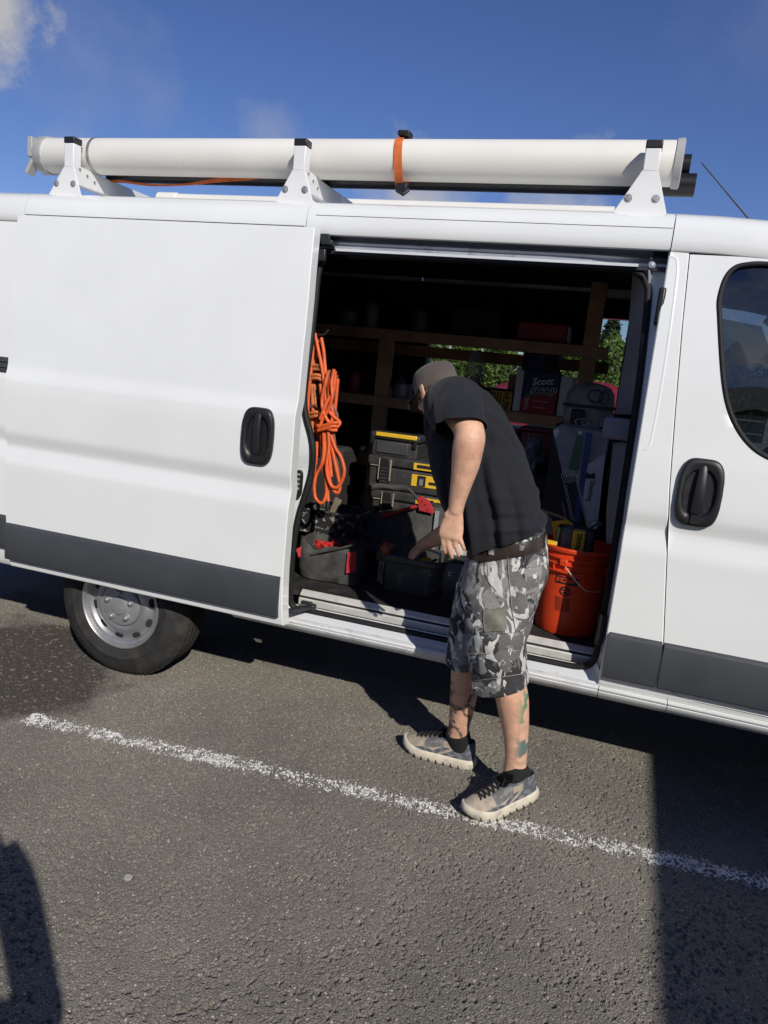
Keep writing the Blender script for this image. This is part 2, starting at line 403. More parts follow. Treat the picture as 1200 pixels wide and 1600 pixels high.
mb = MB(); mb.loft([[p+Vector((0, .008, 0)) for p in sm], [p.lerp(o_, .45)+Vector((0, -.004, 0)) for p, o_ in zip(sm, outer)], outer], False, False)
mb.build('door_frame', jamb_paint, van, 35)
mb = MB(); i1 = offs(sm, -.008, .012); i2 = offs(sm, .012, .05); i3 = offs(sm, .03, .07)
mb.loft([sm, i1, i2, i3], False, False); mb.build('inner_trim', dark_lining, van, 50)
# upper track channel
def sweep(name, pts, x0, x1, material, parent, endcurve=0, n=10, sm_=30):
    mb = MB(); rings = []
    for i in range(n+1):
        t = i/n; x = lerp(x0, x1, t); dy = endcurve*max(0, (t-.72)/.28)**2
        rings.append([Vector((x, y+dy, z)) for y, z in pts])
    mb.loft(rings, True, True, True); return mb.build(name, material, parent, sm_)
sweep('track_channel', [(.17, 2.00), (.24, 2.00), (.24, 2.14), (.128, 2.14), (.128, 2.125), (.225, 2.125), (.225, 2.015), (.17, 2.015)], -1.33, .036, dark_metal, van)
sweep('upper_track', [(.165, 2.018), (.20, 2.018), (.20, 2.090), (.172, 2.092), (.160, 2.086), (.166, 2.080), (.185, 2.076), (.185, 2.058), (.168, 2.052), (.162, 2.044), (.17, 2.036)], -1.31, .03, rail_grey, van, .05)
sweep('frame_lip', [(.150, 2.008), (.19, 2.012), (.19, 2.022), (.150, 2.018)], -1.24, -.06, jamb_paint, van)
mb = MB(); mb.box((-1.29, .15, 2.06), (.06, .05, .05)); mb.box((-1.27, .14, 2.035), (.05, .04, .02)); mb.box((-1.298, .15, 1.99), (.035, .02, .05)); mb.build('upper_roller', dark_metal, van, 40, .004)
# sill, lower track, floor nosing
X0, X1 = -1.275, .006
sweep('rocker', [(.07, .40), (.036, .425), (.029, .436), (.026, .442), (.028, .446), (.024, .449), (.022, .456), (.026, .4615), (.075, .476), (.085, .474), (.10, .42)], -1.55, .040, sill_paint, van)
sweep('lower_track', [(.104, .470), (.104, .500), (.107, .5045), (.112, .5045), (.113, .497), (.113, .470)], X0, X1, alu, van)
sweep('lower_track', [(.150, .49), (.150, .520), (.153, .5245), (.157, .5245), (.158, .515), (.158, .49)], X0, X1, alu, van)
sweep('track_liner', [(.1135, .470), (.1135, .494), (.149, .495), (.149, .47)], X0, X1, dark_metal, van)
sweep('floor_riser', [(.1585, .47), (.1585, .5325), (.19, .5325), (.19, .47)], X0, X1, dark_lining, van)
sweep('floor_nosing', [(.160, .533), (.161, .539), (.166, .5425), (.184, .5545), (.188, .5545), (.188, .533)], X0, X1, alu, van)
for i in range(7):
    mb = MB(); mb.lathe([(0, 0), (.006, 0), (.006, .004), (0, .005)], (-1.13+i*.16, .134, .495), 'z', 8); mb.build('track_screw', dark_metal, van)
mb = MB(); mb.bb((-3.7, .1885, .52), (.2, 1.93, .5515)); mb.build('cargo_floor', floor_mat, van)
# lock pad and latch plate on the rear jamb
mb = MB(); q = P(469, 755, .07)
pts = []
for i in range(24):
    a = 2*math.pi*i/24; c, s_ = math.cos(a), math.sin(a); pts.append(Vector((q.x+.017*math.copysign(abs(c)**.6, c), .062, q.z+.058*math.copysign(abs(s_)**.5, s_))))
mb.prism(pts, (0, -.012, 0)); lp = mb.build('contact_plate', black_plastic, van, 40, .002)
for k in range(4):
    mb = MB(); mb.box((q.x, .049, q.z-.02+k*.02), (.014, .004, .009)); mb.build('contact_pin', rail_grey, lp)
q = P(462, 705, .07); mb = MB(); mb.bb((q.x-.02, .052, q.z-.035), (q.x+.012, .066, q.z+.035)); mb.box((q.x, .05, q.z), (.012, .02, .02)); mb.build('latch_plate', dark_metal, van, 40, .003)
for (a, b_) in ((1018, 414), (925, 1057)):
    q = P(a, b_, .1); mb = MB(); mb.lathe([(0, -.012), (.010, -.01), (.014, -.004), (.014, .02)], (q.x, q.y+.01, q.z), 'y', 14); mb.build('door_bumper', rail_grey, van)

# ---- B pillar skin
gap = lambda z: interp([(.40, 1.02), (.478, 1.02), (.4805, .40), (.482, .37), (.486, .345), (.492, .318), (.50, .300), (.512, .285), (.53, .271), (.56, .257), (.60, .247), (.70, .232), (.935, .2025), (1.25, .163), (1.52, .139), (1.82, .1155), (2.08, .101)], z)
pil_x = lambda z: .040
zsp = [.458, .468, .478, .4805, .482, .486, .492, .50, .512, .53]+[z for z in ZS if z >= .54]+[2.072]
mb = MB(); rows_panel(mb, zsp, pil_x, lambda z: gap(z)-.003, 0, 8, False, .085); mb.build('pillar_panel', white_paint, van, 28)
mb = MB()                                                         # pressed rib along the pillar
pr_ = [P(1046, 398, .1), P(1056, 402, .1), P(1059, 415, .1), P(1057, 440, .09), P(1046, 520, .08), P(1032, 610, .06), P(1018, 685, .03), P(1012, 700, .03), P(1006, 702, .03)]
pp = catmull(pr_, 6); pp = [Vector((p.x, yprof(p.z, 0, False)+.0082, p.z)) for p in pp]; mb.tube(pp, .0098, 10); mb.build('pressed_rib', white_paint, van, 80)
mb = MB(); q0 = P(1027, 478, .09); mb.box((q0.x+.01, .115, q0.z), (.025, .05, .13)); mb.build('striker', black_plastic, van, 40, .008)
mb = MB(); q0 = P(942, 985, .04); mb.box((q0.x-.008, .06, q0.z), (.03, .05, .12)); mb.build('striker', black_plastic, van, 40, .008)
strip_trim('rub_strip', .047, .232, .512, .697, 0, van)
sweep('rocker', [(.07, .40), (.036, .425), (.029, .436), (.026, .442), (.028, .446), (.022, .449), (.018, .4555), (.07, .4555), (.10, .42)], .29, 1.02, white_paint, van)

sweep('rocker', [(.07, .40), (.036, .425), (.029, .436), (.026, .442), (.028, .446), (.022, .449), (.018, .4555), (.07, .4555), (.10, .42)], .0425, .2875, white_paint, van)
# ---- cab door
fx = lambda z: interp([(.5, 1.02), (1.3, 1.06), (1.45, 1.04), (2.0, .62), (2.07, .55)], z)
ZD = 1.335
mb = MB()
zl = [.486, .492, .50, .512, .53]+[z for z in ZS if .54 < z <= ZD]
dl = lambda z: gap(z)+.004
g = rows_panel(mb, zl, dl, lambda z: fx(z), 0, 18, False, 0)
# upper door with window opening: ring between the door outline and the window outline
win_px = [(1132, 418), (1145, 408), (1165, 405), (1200, 404)]
W = [(.205, 1.90), (.208, 1.95), (.218, 1.99), (.24, 2.018), (.275, 2.030), (.33, 2.035), (.45, 2.025), (.56, 1.99), (.68, 1.88), (.80, 1.75), (.90, 1.62), (.97, 1.50), (.985, 1.44), (.96, 1.40), (.90, 1.385), (.7, 1.372), (.58, 1.372), (.50, 1.380), (.44, 1.395), (.39, 1.42), (.345, 1.46), (.31, 1.51), (.283, 1.565), (.262, 1.63), (.245, 1.70), (.228, 1.78), (.214, 1.85)]
wv = catmull([Vector((x+.018*min(max((.75-x)/.4, 0), 1), 0, z)) for x, z in W], 4, True)
def yw(p, d=0): return Vector((p.x, yprof(p.z, p.x, False)+d, p.z))
O = []; oc = Vector((.5, 0, 1.68))
outl = [Vector((dl(z), 0, z)) for z in [ZD, 1.43, 1.52, 1.6, 1.7, 1.82, 1.95, 2.055]]+[Vector((x, 0, 2.055)) for x in (.2, .3, .4, .5, .56)]+[Vector((fx(z), 0, z)) for z in (2.0, 1.9, 1.8, 1.7, 1.6, 1.5, 1.42, ZD)]+[Vector((x, 0, ZD)) for x in (.9, .75, .6, .45, .3)]
def radial(c, d, poly):
    best = None
    for a, b_ in zip(poly, poly[1:]+poly[:1]):
        e = b_-a; den = d.x*e.z-d.z*e.x
        if abs(den) < 1e-9: continue
        t = ((a.x-c.x)*e.z-(a.z-c.z)*e.x)/den; u = ((a.x-c.x)*d.z-(a.z-c.z)*d.x)/den
        if t > 0 and -1e-6 <= u <= 1+1e-6 and (best is None or t > best): best = t
    return c+d*best
ang = sorted(wv, key=lambda p: math.atan2(p.z-oc.z, p.x-oc.x))
dirs = [(p-oc) for p in ang]+[(p-oc) for p in outl]
dirs.sort(key=lambda d: math.atan2(d.z, d.x))
inner = [radial(oc, d, wv) for d in dirs]; outr = [radial(oc, d, outl) for d in dirs]
bul = lambda t: -.010*math.sin(math.pi*t)                         # gentle swelling round the window
rings = [[yw(a.lerp(b_, t), .006*(t > .985)) for a, b_ in zip(outr, inner)] for t in (0, .15, .3, .5, .7, .85, .95)]
rings.append([yw(b_, .006) for b_ in inner]); rings.append([yw(b_, .03) for b_ in inner])
mb.loft(rings, False, False)
rows_panel(mb, [.486, ZD], lambda z: dl(z), lambda z: dl(z)+.001, .0, 1, False, .05) if False else None
# folded rear edge of the door
for z0, z1 in zip([.486, .50, .53, .6, .7, .935, 1.25, 1.52, 1.82], [.50, .53, .6, .7, .935, 1.25, 1.52, 1.82, 2.055]):
    a, b_ = Vector((dl(z0), yprof(z0, .1, False), z0)), Vector((dl(z1), yprof(z1, .1, False), z1)); e = Vector((.004, .05, 0))
    mb.add([a, b_, b_+e, a+e], [(0, 1, 2, 3)])
a, b_ = Vector((.36, yprof(.486), .486)), Vector((1.02, yprof(.486), .486)); mb.add([a, b_, b_+Vector((0, .05, 0)), a+Vector((0, .05, 0))], [(0, 1, 2, 3)])
cdoor = mb.build('cab_door', white_paint, van, 28)
mb = MB(); mb.loft([[Vector((gap(z)-.03, yprof(z, .1, False)+.052, z)), Vector((gap(z)+.035, yprof(z, .1, False)+.052, z)), Vector((gap(z)+.035, yprof(z, .1, False)+.07, z)), Vector((gap(z)-.03, yprof(z, .1, False)+.07, z))] for z in (.53, .6, .7, .935, 1.25, 1.52, 1.82, 2.06)]); mb.build('door_gap_seal', rubber, van)
door_handle(.262, 1.245, .150, .240, lambda z: yprof(z, .2, False), cdoor, .0)
strip_trim('rub_strip', .240, .86, .512, .697, 0, cdoor, round_right=True)
mb = MB(); wl = [yw(p, .004) for p in wv]; mb.tube(wl, .0095, 8, True); winf = mb.build('window_seal', rubber, cdoor, 60)
def make_glass(name, tint, ior):
    glass = bpy.data.materials.new(name); glass.use_nodes = True; t = glass.node_tree; t.nodes.clear()
    gl = t.nodes.new('ShaderNodeBsdfGlossy'); gl.inputs['Roughness'].default_value = .0; gl.inputs['Color'].default_value = (.9, .95, 1, 1)
    tr = t.nodes.new('ShaderNodeBsdfTransparent'); tr.inputs[0].default_value = tint
    fr = t.nodes.new('ShaderNodeFresnel'); fr.inputs[0].default_value = ior
    ms = t.nodes.new('ShaderNodeMixShader'); oo = t.nodes.new('ShaderNodeOutputMaterial')
    t.links.new(fr.outputs[0], ms.inputs[0]); t.links.new(tr.outputs[0], ms.inputs[1]); t.links.new(gl.outputs[0], ms.inputs[2]); t.links.new(ms.outputs[0], oo.inputs[0]); return glass
glass = make_glass('tinted_glass', (.22, .25, .25, 1), 2.0)
clear_glass = make_glass('window_pane', (.8, .86, .82, 1), 1.35)
mb = MB(); mb.loft([[yw(p, .012) for p in wv], [yw(p.lerp(oc, .5), .012) for p in wv], [yw(p.lerp(oc, .97), .012) for p in wv]], False, True); mb.build('window_glass', glass, cdoor, 60)
mb = MB(); rows_panel(mb, [.5, .9, 1.36], lambda z: dl(z)+.03, lambda z: fx(z)-.03, .09, 4, False, 0); mb.build('door_card', dark_lining, cdoor)

# ---- nose of the van (just outside the picture)
def side_ring(x, zt, yt): return None
mb = MB()
nose = [(1.03, 2.0, .30, 1.36), (1.3, 1.75, .22, 1.33), (1.62, 1.36, .12, 1.28), (1.95, 1.10, .10, 1.04), (2.15, .98, .16, .92), (2.24, .80, .3, .75)]
rings = []
for x, zt, yt, zs in nose:
    y0 = interp([(1.03, 0), (1.9, .03), (2.15, .12), (2.24, .25)], x)
    rings.append([Vector((x, y0+.02, .60 if x < 2.2 else .45)), Vector((x, y0, .9 if zs > .95 else zs-.12)), Vector((x, y0+.02, zs-.03)), Vector((x, yt, zt-.02)), Vector((x, .55, zt)), Vector((x, 1.45, zt)), Vector((x, 2-yt, zt-.02)), Vector((x, 2-y0-.02, zs-.03)), Vector((x, 2-y0, .9 if zs > .95 else zs-.12)), Vector((x, 2-y0-.02, .60 if x < 2.2 else .45))])
mb.loft(rings[2:], False, True, closed=False); mb.build('bonnet', white_paint, van, 40)
mb = MB(); mb.add([(.93, .26, 2.05), (.93, 1.74, 2.05), (1.62, 1.86, 1.36), (1.62, .14, 1.36)], [(0, 1, 2, 3)]); mb.build('windscreen', glass, van)
mb = MB(); mb.tube([(.62, .135, 2.05), (.9, .17, 1.86), (1.3, .11, 1.55), (1.64, .08, 1.33)], [.035, .035, .04, .05], 8); mb.build('windscreen_pillar', white_paint, van, 60)
mb = MB(); mb.tube([(.62, 1.865, 2.05), (.9, 1.83, 1.86), (1.3, 1.89, 1.55), (1.64, 1.92, 1.33)], [.035, .035, .04, .05], 8); mb.build('windscreen_pillar', white_paint, van, 60)
mb = MB(); rows_panel(mb, [.72, .8, 1.0, 1.2, 1.3], lambda z: fx(z)+.01, lambda z: interp([(.7, 1.63), (1.3, 1.66)], z), 0.0, 6, False, .04); mb.build('front_wing', white_paint, van, 30)
mb = MB(); mb.bb((1.7, .03, .38), (2.27, 1.97, .72)); mb.build('front_bumper', grey_plastic, van, 40, .06, 3)

# ---- far side, rear end, bulkhead
fw = white_paint
WX0, WX1, WZ0, WZ1 = -1.28, -.10, 1.30, 1.985
for a, b_ in [((-3.72, 1.90, .43), (WX0, 1.97, 2.1)), ((WX1, 1.90, .43), (.12, 1.97, 2.1)), ((WX0, 1.90, .43), (WX1, 1.97, WZ0)), ((WX0, 1.90, WZ1), (WX1, 1.97, 2.1)), ((.12, 1.90, .43), (1.05, 1.97, 1.36))]:
    mb = MB(); mb.bb(a, b_); mb.build('far_side_panel', fw, van)
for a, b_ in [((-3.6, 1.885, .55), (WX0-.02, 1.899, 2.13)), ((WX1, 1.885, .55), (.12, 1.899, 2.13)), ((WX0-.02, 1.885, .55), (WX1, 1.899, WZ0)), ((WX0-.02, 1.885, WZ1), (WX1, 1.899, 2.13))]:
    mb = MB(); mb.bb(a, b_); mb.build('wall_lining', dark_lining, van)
mb = MB(); mb.bb((WX0, 1.935, WZ0), (WX1, 1.94, WZ1)); 
clear = clear_glass
mb.build('far_window', clear, van)
mb = MB(); mb.bb((-3.74, .12, .43), (-3.70, 1.9, 2.12)); mb.build('rear_doors', white_paint, van)
mb = MB(); mb.bb((-3.69, .13, .53), (-3.67, 1.88, 2.12)); mb.build('rear_lining', dark_lining, van)
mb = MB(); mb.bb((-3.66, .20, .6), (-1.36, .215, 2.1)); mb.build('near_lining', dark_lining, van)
mb = MB(); mb.bb((.10, .30, .55), (.12, 1.88, 1.30)); mb.bb((.10, 1.2, 1.30), (.12, 1.88, 2.12)); mb.build('added_bulkhead', dark_lining, van)  # added partition, closes off the cab to keep the cargo space dark
# grey inner trim of the pillar beside the opening
grey_trim = mat('grey_trim', (.26, .27, .29), .6, var=.08, vscale=6)
mb = MB(); rings = []
for (l_, r_, y0) in [((990, 408), (1014, 420), .22), ((985, 470), (1014, 470), .24), ((978, 540), (1010, 540), .26), ((968, 600), (1004, 600), .28), ((960, 648), (998, 648), .29)]:
    a, b_ = P(*l_, y0+.10), P(*r_, y0-.06); rings.append([a, b_, b_+Vector((.02, .05, 0)), a+Vector((.03, .1, 0))])
mb.loft(rings); mb.build('pillar_trim', grey_trim, van, 60, .006)
mb = MB(); a, b_ = P(946, 650, .36), P(988, 690, .26); mb.bb((a.x, .24, b_.z), (b_.x+.01, .36, a.z)); mb.build('belt_housing', grey_trim, van, 40, .012, 3)
mb = MB(); rings = []
for (l_, r_, y0) in [((957, 690), (990, 690), .30), ((952, 740), (984, 740), .30), ((946, 800), (970, 800), .30), ((946, 850), (962, 850), .3)]:
    a, b_ = P(*l_, y0), P(*r_, y0-.06); rings.append([a, b_, b_+Vector((.02, .05, 0)), a+Vector((.03, .05, 0))])
mb.loft(rings); mb.build('pillar_trim', grey_trim, van, 60, .006)
# cab fittings seen through the door glass
mb = MB(); c = Vector((.72, 1.38, 1.36)); nrm = Vector((-.75, 0, .66)); u = Vector((0, 1, 0)); v = nrm.cross(u)
ringp = [c+u*math.cos(a)*.2+v*math.sin(a)*.2 for a in [2*math.pi*i/36 for i in range(36)]]
mb.tube(ringp, .017, 8, True); sw = mb.build('steering_wheel', black_plastic, van, 60)
mb = MB(); mb.tube([c-u*.19, c, c+u*.19], .018, 6); mb.tube([c, c-v*.19], .02, 6); mb.lathe([(0, -.03), (.07, -.02), (.07, .02), (0, .03)], c, 'x', 16); mb.build('spokes', black_plastic, sw, 50)
mb = MB(); mb.tube([c, c-nrm*.3], .03, 8); mb.bb((.9, .15, .9), (1.4, 1.85, 1.22)); mb.build('dashboard', dark_lining, van, 40, .04)
for y in (.45, 1.4):
    mb = MB(); mb.box((.34, y, 1.0), (.14, .46, .75), Matrix.Rotation(R(-10), 3, 'Y')); mb.box((.55, y, .68), (.48, .46, .16)); mb.box((.25, y, 1.48), (.09, .24, .2), Matrix.Rotation(R(-8), 3, 'Y'))
    mb.build('seat', dark_lining, van, 40, .04, 3)
mb = MB(); mb.add([(.2, 1.93, 1.36), (.95, 1.93, 1.36), (.6, 1.87, 2.0), (.2, 1.87, 2.05)], [(0, 1, 2, 3)]); mb.build('far_cab_window', glass, van)

# ---- wheels
def wheel(cx, y0, cz, sgn=1, name='wheel'):
    w = bpy.data.objects.new(name, None); COL.objects.link(w); w.location = (cx, y0, cz); attach(w, van)
    def put(o_): o_.parent = w; o_.matrix_parent_inverse = Matrix.Translation((-cx, -y0, -cz))
    def Q(prof, n=64):
        mb = MB(); mb.lathe([(r, (h if sgn > 0 else -h)) for r, h in prof], (cx, y0, cz), 'y', n); return mb
    rr = .354
    pr = [(.208, .03), (.214, .012), (.222, .006), (.235, .003), (.252, -.002), (.262, -.004), (.266, -.001), (.285, .002), (.300, .008), (.324, .014), (.339, .026), (.349, .040)]
    ty = Q(pr+[(rr, .052), (rr, .072), (rr-.007, .074), (rr-.007, .081), (rr, .083), (rr, .105), (rr-.008, .107), (rr-.008, .115), (rr, .117), (rr, .14), (rr-.007, .142), (rr-.007, .149), (rr, .151), (rr, .175), (.342, .19), (.29, .215), (.21, .2)], 96)
    for k in range(64):                                            # tread blocks on the shoulder
        a = 2*math.pi*k/64; M3 = Matrix.Rotation(-a, 3, 'Y')
        ty.box(Vector((cx, y0+sgn*.055, cz))+M3 @ Vector((.3515, 0, 0)), (.008, .022, .022), M3)
    parts = []
    t_ = ty.build('tyre', tyre_rubber, None, 35)
    rim = Q([(.211, .03), (.214, .008), (.212, .003), (.206, .002), (.202, .006), (.199, .014), (.195, .022), (.182, .026), (.176, .034), (.172, .040), (.160, .040), (.150, .032), (.142, .024), (.136, .0205), (.128, .019), (.112, .0185), (.107, .021), (.1045, .026)])
    # disc with round vent holes cut between hub and rim: built as sectors
    d = rim.build('rim', steel, None, 30)
    hub = Q([(.1045, .026), (.104, .017), (.099, .011), (.090, .008), (.06, .007), (.045, .004), (.042, -.004), (.034, -.006), (0, -.006)], 48); h_ = hub.build('hub', mat('hub_grey', (.36, .36, .36), .45, metal=.5, var=.08, vscale=12), None, 30)
    for o_ in (t_, d, h_): put(o_)
    for k in range(10):
        a = 2*math.pi*k/10+.2; mb = MB(); q = Vector((cx+math.cos(a)*.161, y0+sgn*.0335, cz+math.sin(a)*.161))
        t1 = Vector((-math.sin(a), 0, math.cos(a))); t2 = Vector((math.cos(a), sgn*.36, math.sin(a)))
        mb.prism([q+t1*math.cos(b)*.022+t2*math.sin(b)*.0135 for b in [2*math.pi*i/16 for i in range(16)]], (0, sgn*.004, 0)); put(mb.build('vent_hole', dark_lining))
    for k in range(5):
        a = 2*math.pi*k/5+.35; mb = MB(); mb.lathe([(.017, sgn*.008), (.017, sgn*.002), (.013, sgn*.002), (.012, -sgn*.006), (.007, -sgn*.012), (0, -sgn*.012)], (cx+math.cos(a)*.068, y0, cz+math.sin(a)*.068), 'y', 12); put(mb.build('lug_nut', steel))
    return w
wheel(-2.132, .022, .349)
wheel(1.31, .03, .349)
wheel(-2.145, 1.92, .345, -1); wheel(1.31, 1.92, .345, -1)
# aerial on the roof
mb = MB(); a, b_ = P(1096, 254, .95), P(1168, 340, .95); mb.tube([a, a.lerp(b_, .5), b_+(b_-a)*.4], [.0025, .003, .004], 6); mb.build('aerial', black_plastic, van)
# ================================================================== ROOF RACK AND WHAT IT CARRIES
rack_white = mat('rack_white', (.78, .78, .77), .38, var=.04, vscale=8, coat=.1, dirt=(.5, .47, .42), dscale=22, dlo=.66, dhi=.85)
rack = thing('roof_rack', 'white steel three-bar ladder rack with black-capped posts on the van roof', 'roof rack', (-1.4, 1.0, 2.2))
YB = .20
for (tl, tr, bl, br, tpy, npy) in [(97, 118, 75, 127, 213, 258), (456, 477, 429, 490, 216, 263), (1004, 1029, 957, 1043, 218, 264)]:
    a, b_ = P(bl, 303 if bl < 400 else (314 if bl < 900 else 328), YB), P(br, 303 if bl < 400 else (315 if bl < 900 else 331), YB); c, d = P(tl, npy, YB), P(tr, npy+2, YB); e, f_ = P(tl, tpy, YB), P(tr, tpy, YB)
    zb = 2.196; a.z = b_.z = zb; cx = (c.x+d.x)/2; hw = .027
    mb = MB(); mb.prism([a, b_, Vector((cx+hw, YB, d.z)), Vector((cx-hw, YB, d.z))], (0, .006, 0)); up = mb.build('upright_plate', rack_white, rack, 40, .0015)
    zt = e.z-.028
    mb = MB(); mb.bb((cx-hw, YB-.001, d.z-.004), (cx+hw, YB+.05, zt)); mb.build('post', rack_white, rack, 40, .004)
    mb = MB(); mb.bb((cx-hw-.002, YB-.003, zt), (cx+hw+.002, YB+.053, e.z)); mb.build('post_cap', black_plastic, rack, 40, .004)
    for bx in (.25, .75):
        q = a.lerp(b_, bx); q.z += .055; mb = MB(); mb.lathe([(0, -.005), (.008, -.005), (.0095, -.003), (.0095, .0)], (q.x, YB, q.z), 'y', 6); mb.lathe([(.010, -.001), (.015, -.001), (.015, .0)], (q.x, YB, q.z), 'y', 16); mb.build('bolt', steel, rack)
    mb = MB(); za = d.z-.02
    mb.loft([[Vector((cx+dx, y, z)) for dx, z in ((-.022, zl_-.0), (.026, zl_), (.026, zh_), (-.022, zh_))] for y, zl_, zh_ in ((YB+.007, 2.255, 2.345), (YB+.07, 2.255, 2.338), (YB+.30, 2.258, 2.332), (1.0, 2.26, 2.332), (1.7, 2.258, 2.332), (1.79, 2.255, 2.345))])
    cb = mb.build('cross_bar', rack_white, rack, 40, .003)
    for k in range(3):
        mb = MB(); mb.lathe([(0, .004), (.006, .004), (.006, 0)], (cx+.0265, YB+.04+k*.05, 2.325-k*.016), 'x', 8); mb.build('bolt', steel, cb)
    # far-side post
    mb = MB(); mb.prism([(a.x, 1.80, zb), (b_.x, 1.80, zb), (cx+hw, 1.80, d.z), (cx-hw, 1.80, d.z)], (0, .006, 0)); mb.bb((cx-hw, 1.75, d.z-.004), (cx+hw, 1.80, zt)); mb.build('post', rack_white, rack, 40, .002)
# big white tube
pvc = mat('pvc_white', (.76, .74, .68), .42, var=.05, vscale=3, spec=.4, dirt=(.44, .40, .33), dscale=9, dlo=.64, dhi=.95)
YT = .355; tt, tb = P(700, 214, YT-.02), P(700, 283, YT-.05)
rt = .080; zc = 2.413
tube_ = thing('carrier_tube', 'thick white plastic pipe carrier with end caps lying on the near side of the rack', 'pipe carrier', (-1.4, YT, zc-rt))
x0 = P(78, 240, YT).x; x1 = P(1062, 250, YT).x
def cyl(prof, name, m_, par, n=48, cap=True):
    mb = MB(); mb.lathe(prof, (0, YT, zc), 'x', n, cap, cap); return mb.build(name, m_, par, 40)
cyl([(rt*.97, x0-.01), (rt, x0), (rt, x1-.01), (rt*.97, x1)], 'tube', pvc, tube_)
cap_grey = mat('cap_grey', (.40, .40, .39), .5, var=.08, vscale=9, dirt=(.25, .23, .2), dscale=12, dlo=.55, dhi=.8)
cyl([(rt+.004, x0+.015), (rt+.008, x0+.012), (rt+.008, x0-.03), (rt-.01, x0-.055), (0.01, x0-.058)], 'end_cap', cap_grey, tube_, 12)
mb = MB(); mb.box((x0-.055, YT-.05, zc-.06), (.02, .05, .09), Matrix.Rotation(R(30), 3, 'Y')); mb.build('cap_latch', cap_grey, tube_, 40, .004)
mb = MB(); mb.box((x0-.045, YT-.06, zc+.02), (.03, .05, .09)); mb.build('cap_hinge', cap_grey, tube_, 40, .004)
cyl([(rt+.002, x1-.018), (rt+.006, x1-.016), (rt+.008, x1+.008), (rt, x1+.012), (.02, x1+.0125)], 'end_cap', cap_grey, tube_, 40)
xb = P(136, 240, YT-rt).x
cyl([(rt+.0005, xb-.008), (rt+.003, xb-.007), (rt+.003, xb+.007), (rt+.0005, xb+.008)], 'band', steel, tube_, 48, False)
# black pipes under / behind it
bl_pipe = mat('black_pipe', (.012, .012, .013), .35, var=.15, vscale=6)
a, b_ = P(172, 283, .5), P(1086, 291, .5); a.z = b_.z = 2.376
def hollow(name, a, b_, r, label):
    mb = MB(); d = (b_-a).normalized(); 
    pts = [a, b_]; mb.tube([a, a.lerp(b_, .5), b_, b_-d*.0005, b_-d*.15], [r, r, r, r*.86, r*.86], 20); o_ = mb.build(name, bl_pipe, None, 40); tag(o_, label, 'pipe', None); return o_
hollow('black_pipe', a, b_, .043, 'long black plastic pipe slung under the white carrier, its end jutting out at front')
a2 = P(300, 262, .5); b2 = P(1078, 262, .53); a2.z = b2.z = 2.415
hollow('black_pipe', Vector((a2.x, .535, 2.458)), Vector((b2.x, .535, 2.458)), .040, 'black pipe mostly hidden behind the white carrier, only its front end showing')
# orange ratchet strap
orange_web = mat('orange_webbing', (.62, .15, .045), .75, var=.18, vscale=30, bump=.2, bscale=250, spec=.2)
strap = thing('ratchet_strap', 'orange webbing strap with black buckles looped round the white carrier tube', 'strap', (P(620, 250, YT).x, YT, 2.27))
xs = P(622, 250, YT-rt).x
mb = MB(); rings = []
for i in range(41):
    a = 2*math.pi*i/40; w_ = .017; sh = -.02*math.cos(a*.5)**2+.008*math.sin(a)
    up_ = Vector((0, -math.sin(a), math.cos(a))); cc = Vector((xs+sh, YT, zc))+up_*(rt+.0035)
    if math.cos(a) < -.2: cc.z -= .05*(-.2-math.cos(a))
    rings.append([cc+Vector((-w_, 0, 0)), cc+Vector((w_, 0, 0)), cc+Vector((w_, 0, 0))+up_*.003, cc+Vector((-w_, 0, 0))+up_*.003])
mb.loft(rings, False, False); mb.build('webbing', orange_web, strap, 50)
mb = MB(); mb.box((xs, YT-.02, zc+rt+.014), (.05, .06, .02)); mb.build('buckle', black_plastic, strap, 40, .005)
mb = MB(); q = P(628, 294, YT-.07); mb.box(q, (.045, .03, .035)); mb.tube([q+Vector((-.02, -.01, -.01)), q+Vector((.015, -.02, -.03)), q+Vector((.03, 0, -.005))], .008, 6); mb.build('ratchet', black_plastic, strap, 40, .004)
mb = MB(); pts = [P(150, 298, .5), P(175, 283, .46), P(235, 289, .43), P(290, 288, .40), P(335, 282, .38), P(382, 277, .37), P(420, 272, .36)]
pts = catmull(pts, 5); rings = []
for i, p in enumerate(pts):
    w_ = interp([(0, .007), (14, .004), (20, .009), (26, .014), (30, .012)], i); rings.append([p+Vector((0, 0, -w_)), p+Vector((0, .003, -w_)), p+Vector((0, .003, w_)), p+Vector((0, 0, w_))])
mb.loft(rings); mb.build('loose_tail', orange_web, strap, 50)
# thin white pipe on the middle of the roof
a, b_ = P(250, 305, 1.15), P(960, 330, 1.15); z_ = 2.31
cp = MB(); r_ = .035
cp.lathe([(r_, a.x), (r_+.006, a.x), (r_+.006, a.x+.12), (r_, a.x+.121), (r_, -.5), (r_, b_.x)], (0, 1.15, P(330, 306, 1.15).z-r_+.006), 'x', 20, True, True)
tag(cp.build('white_pipe', pvc, None, 40), 'slim white plastic pipe lying low on the far half of the roof', 'pipe')
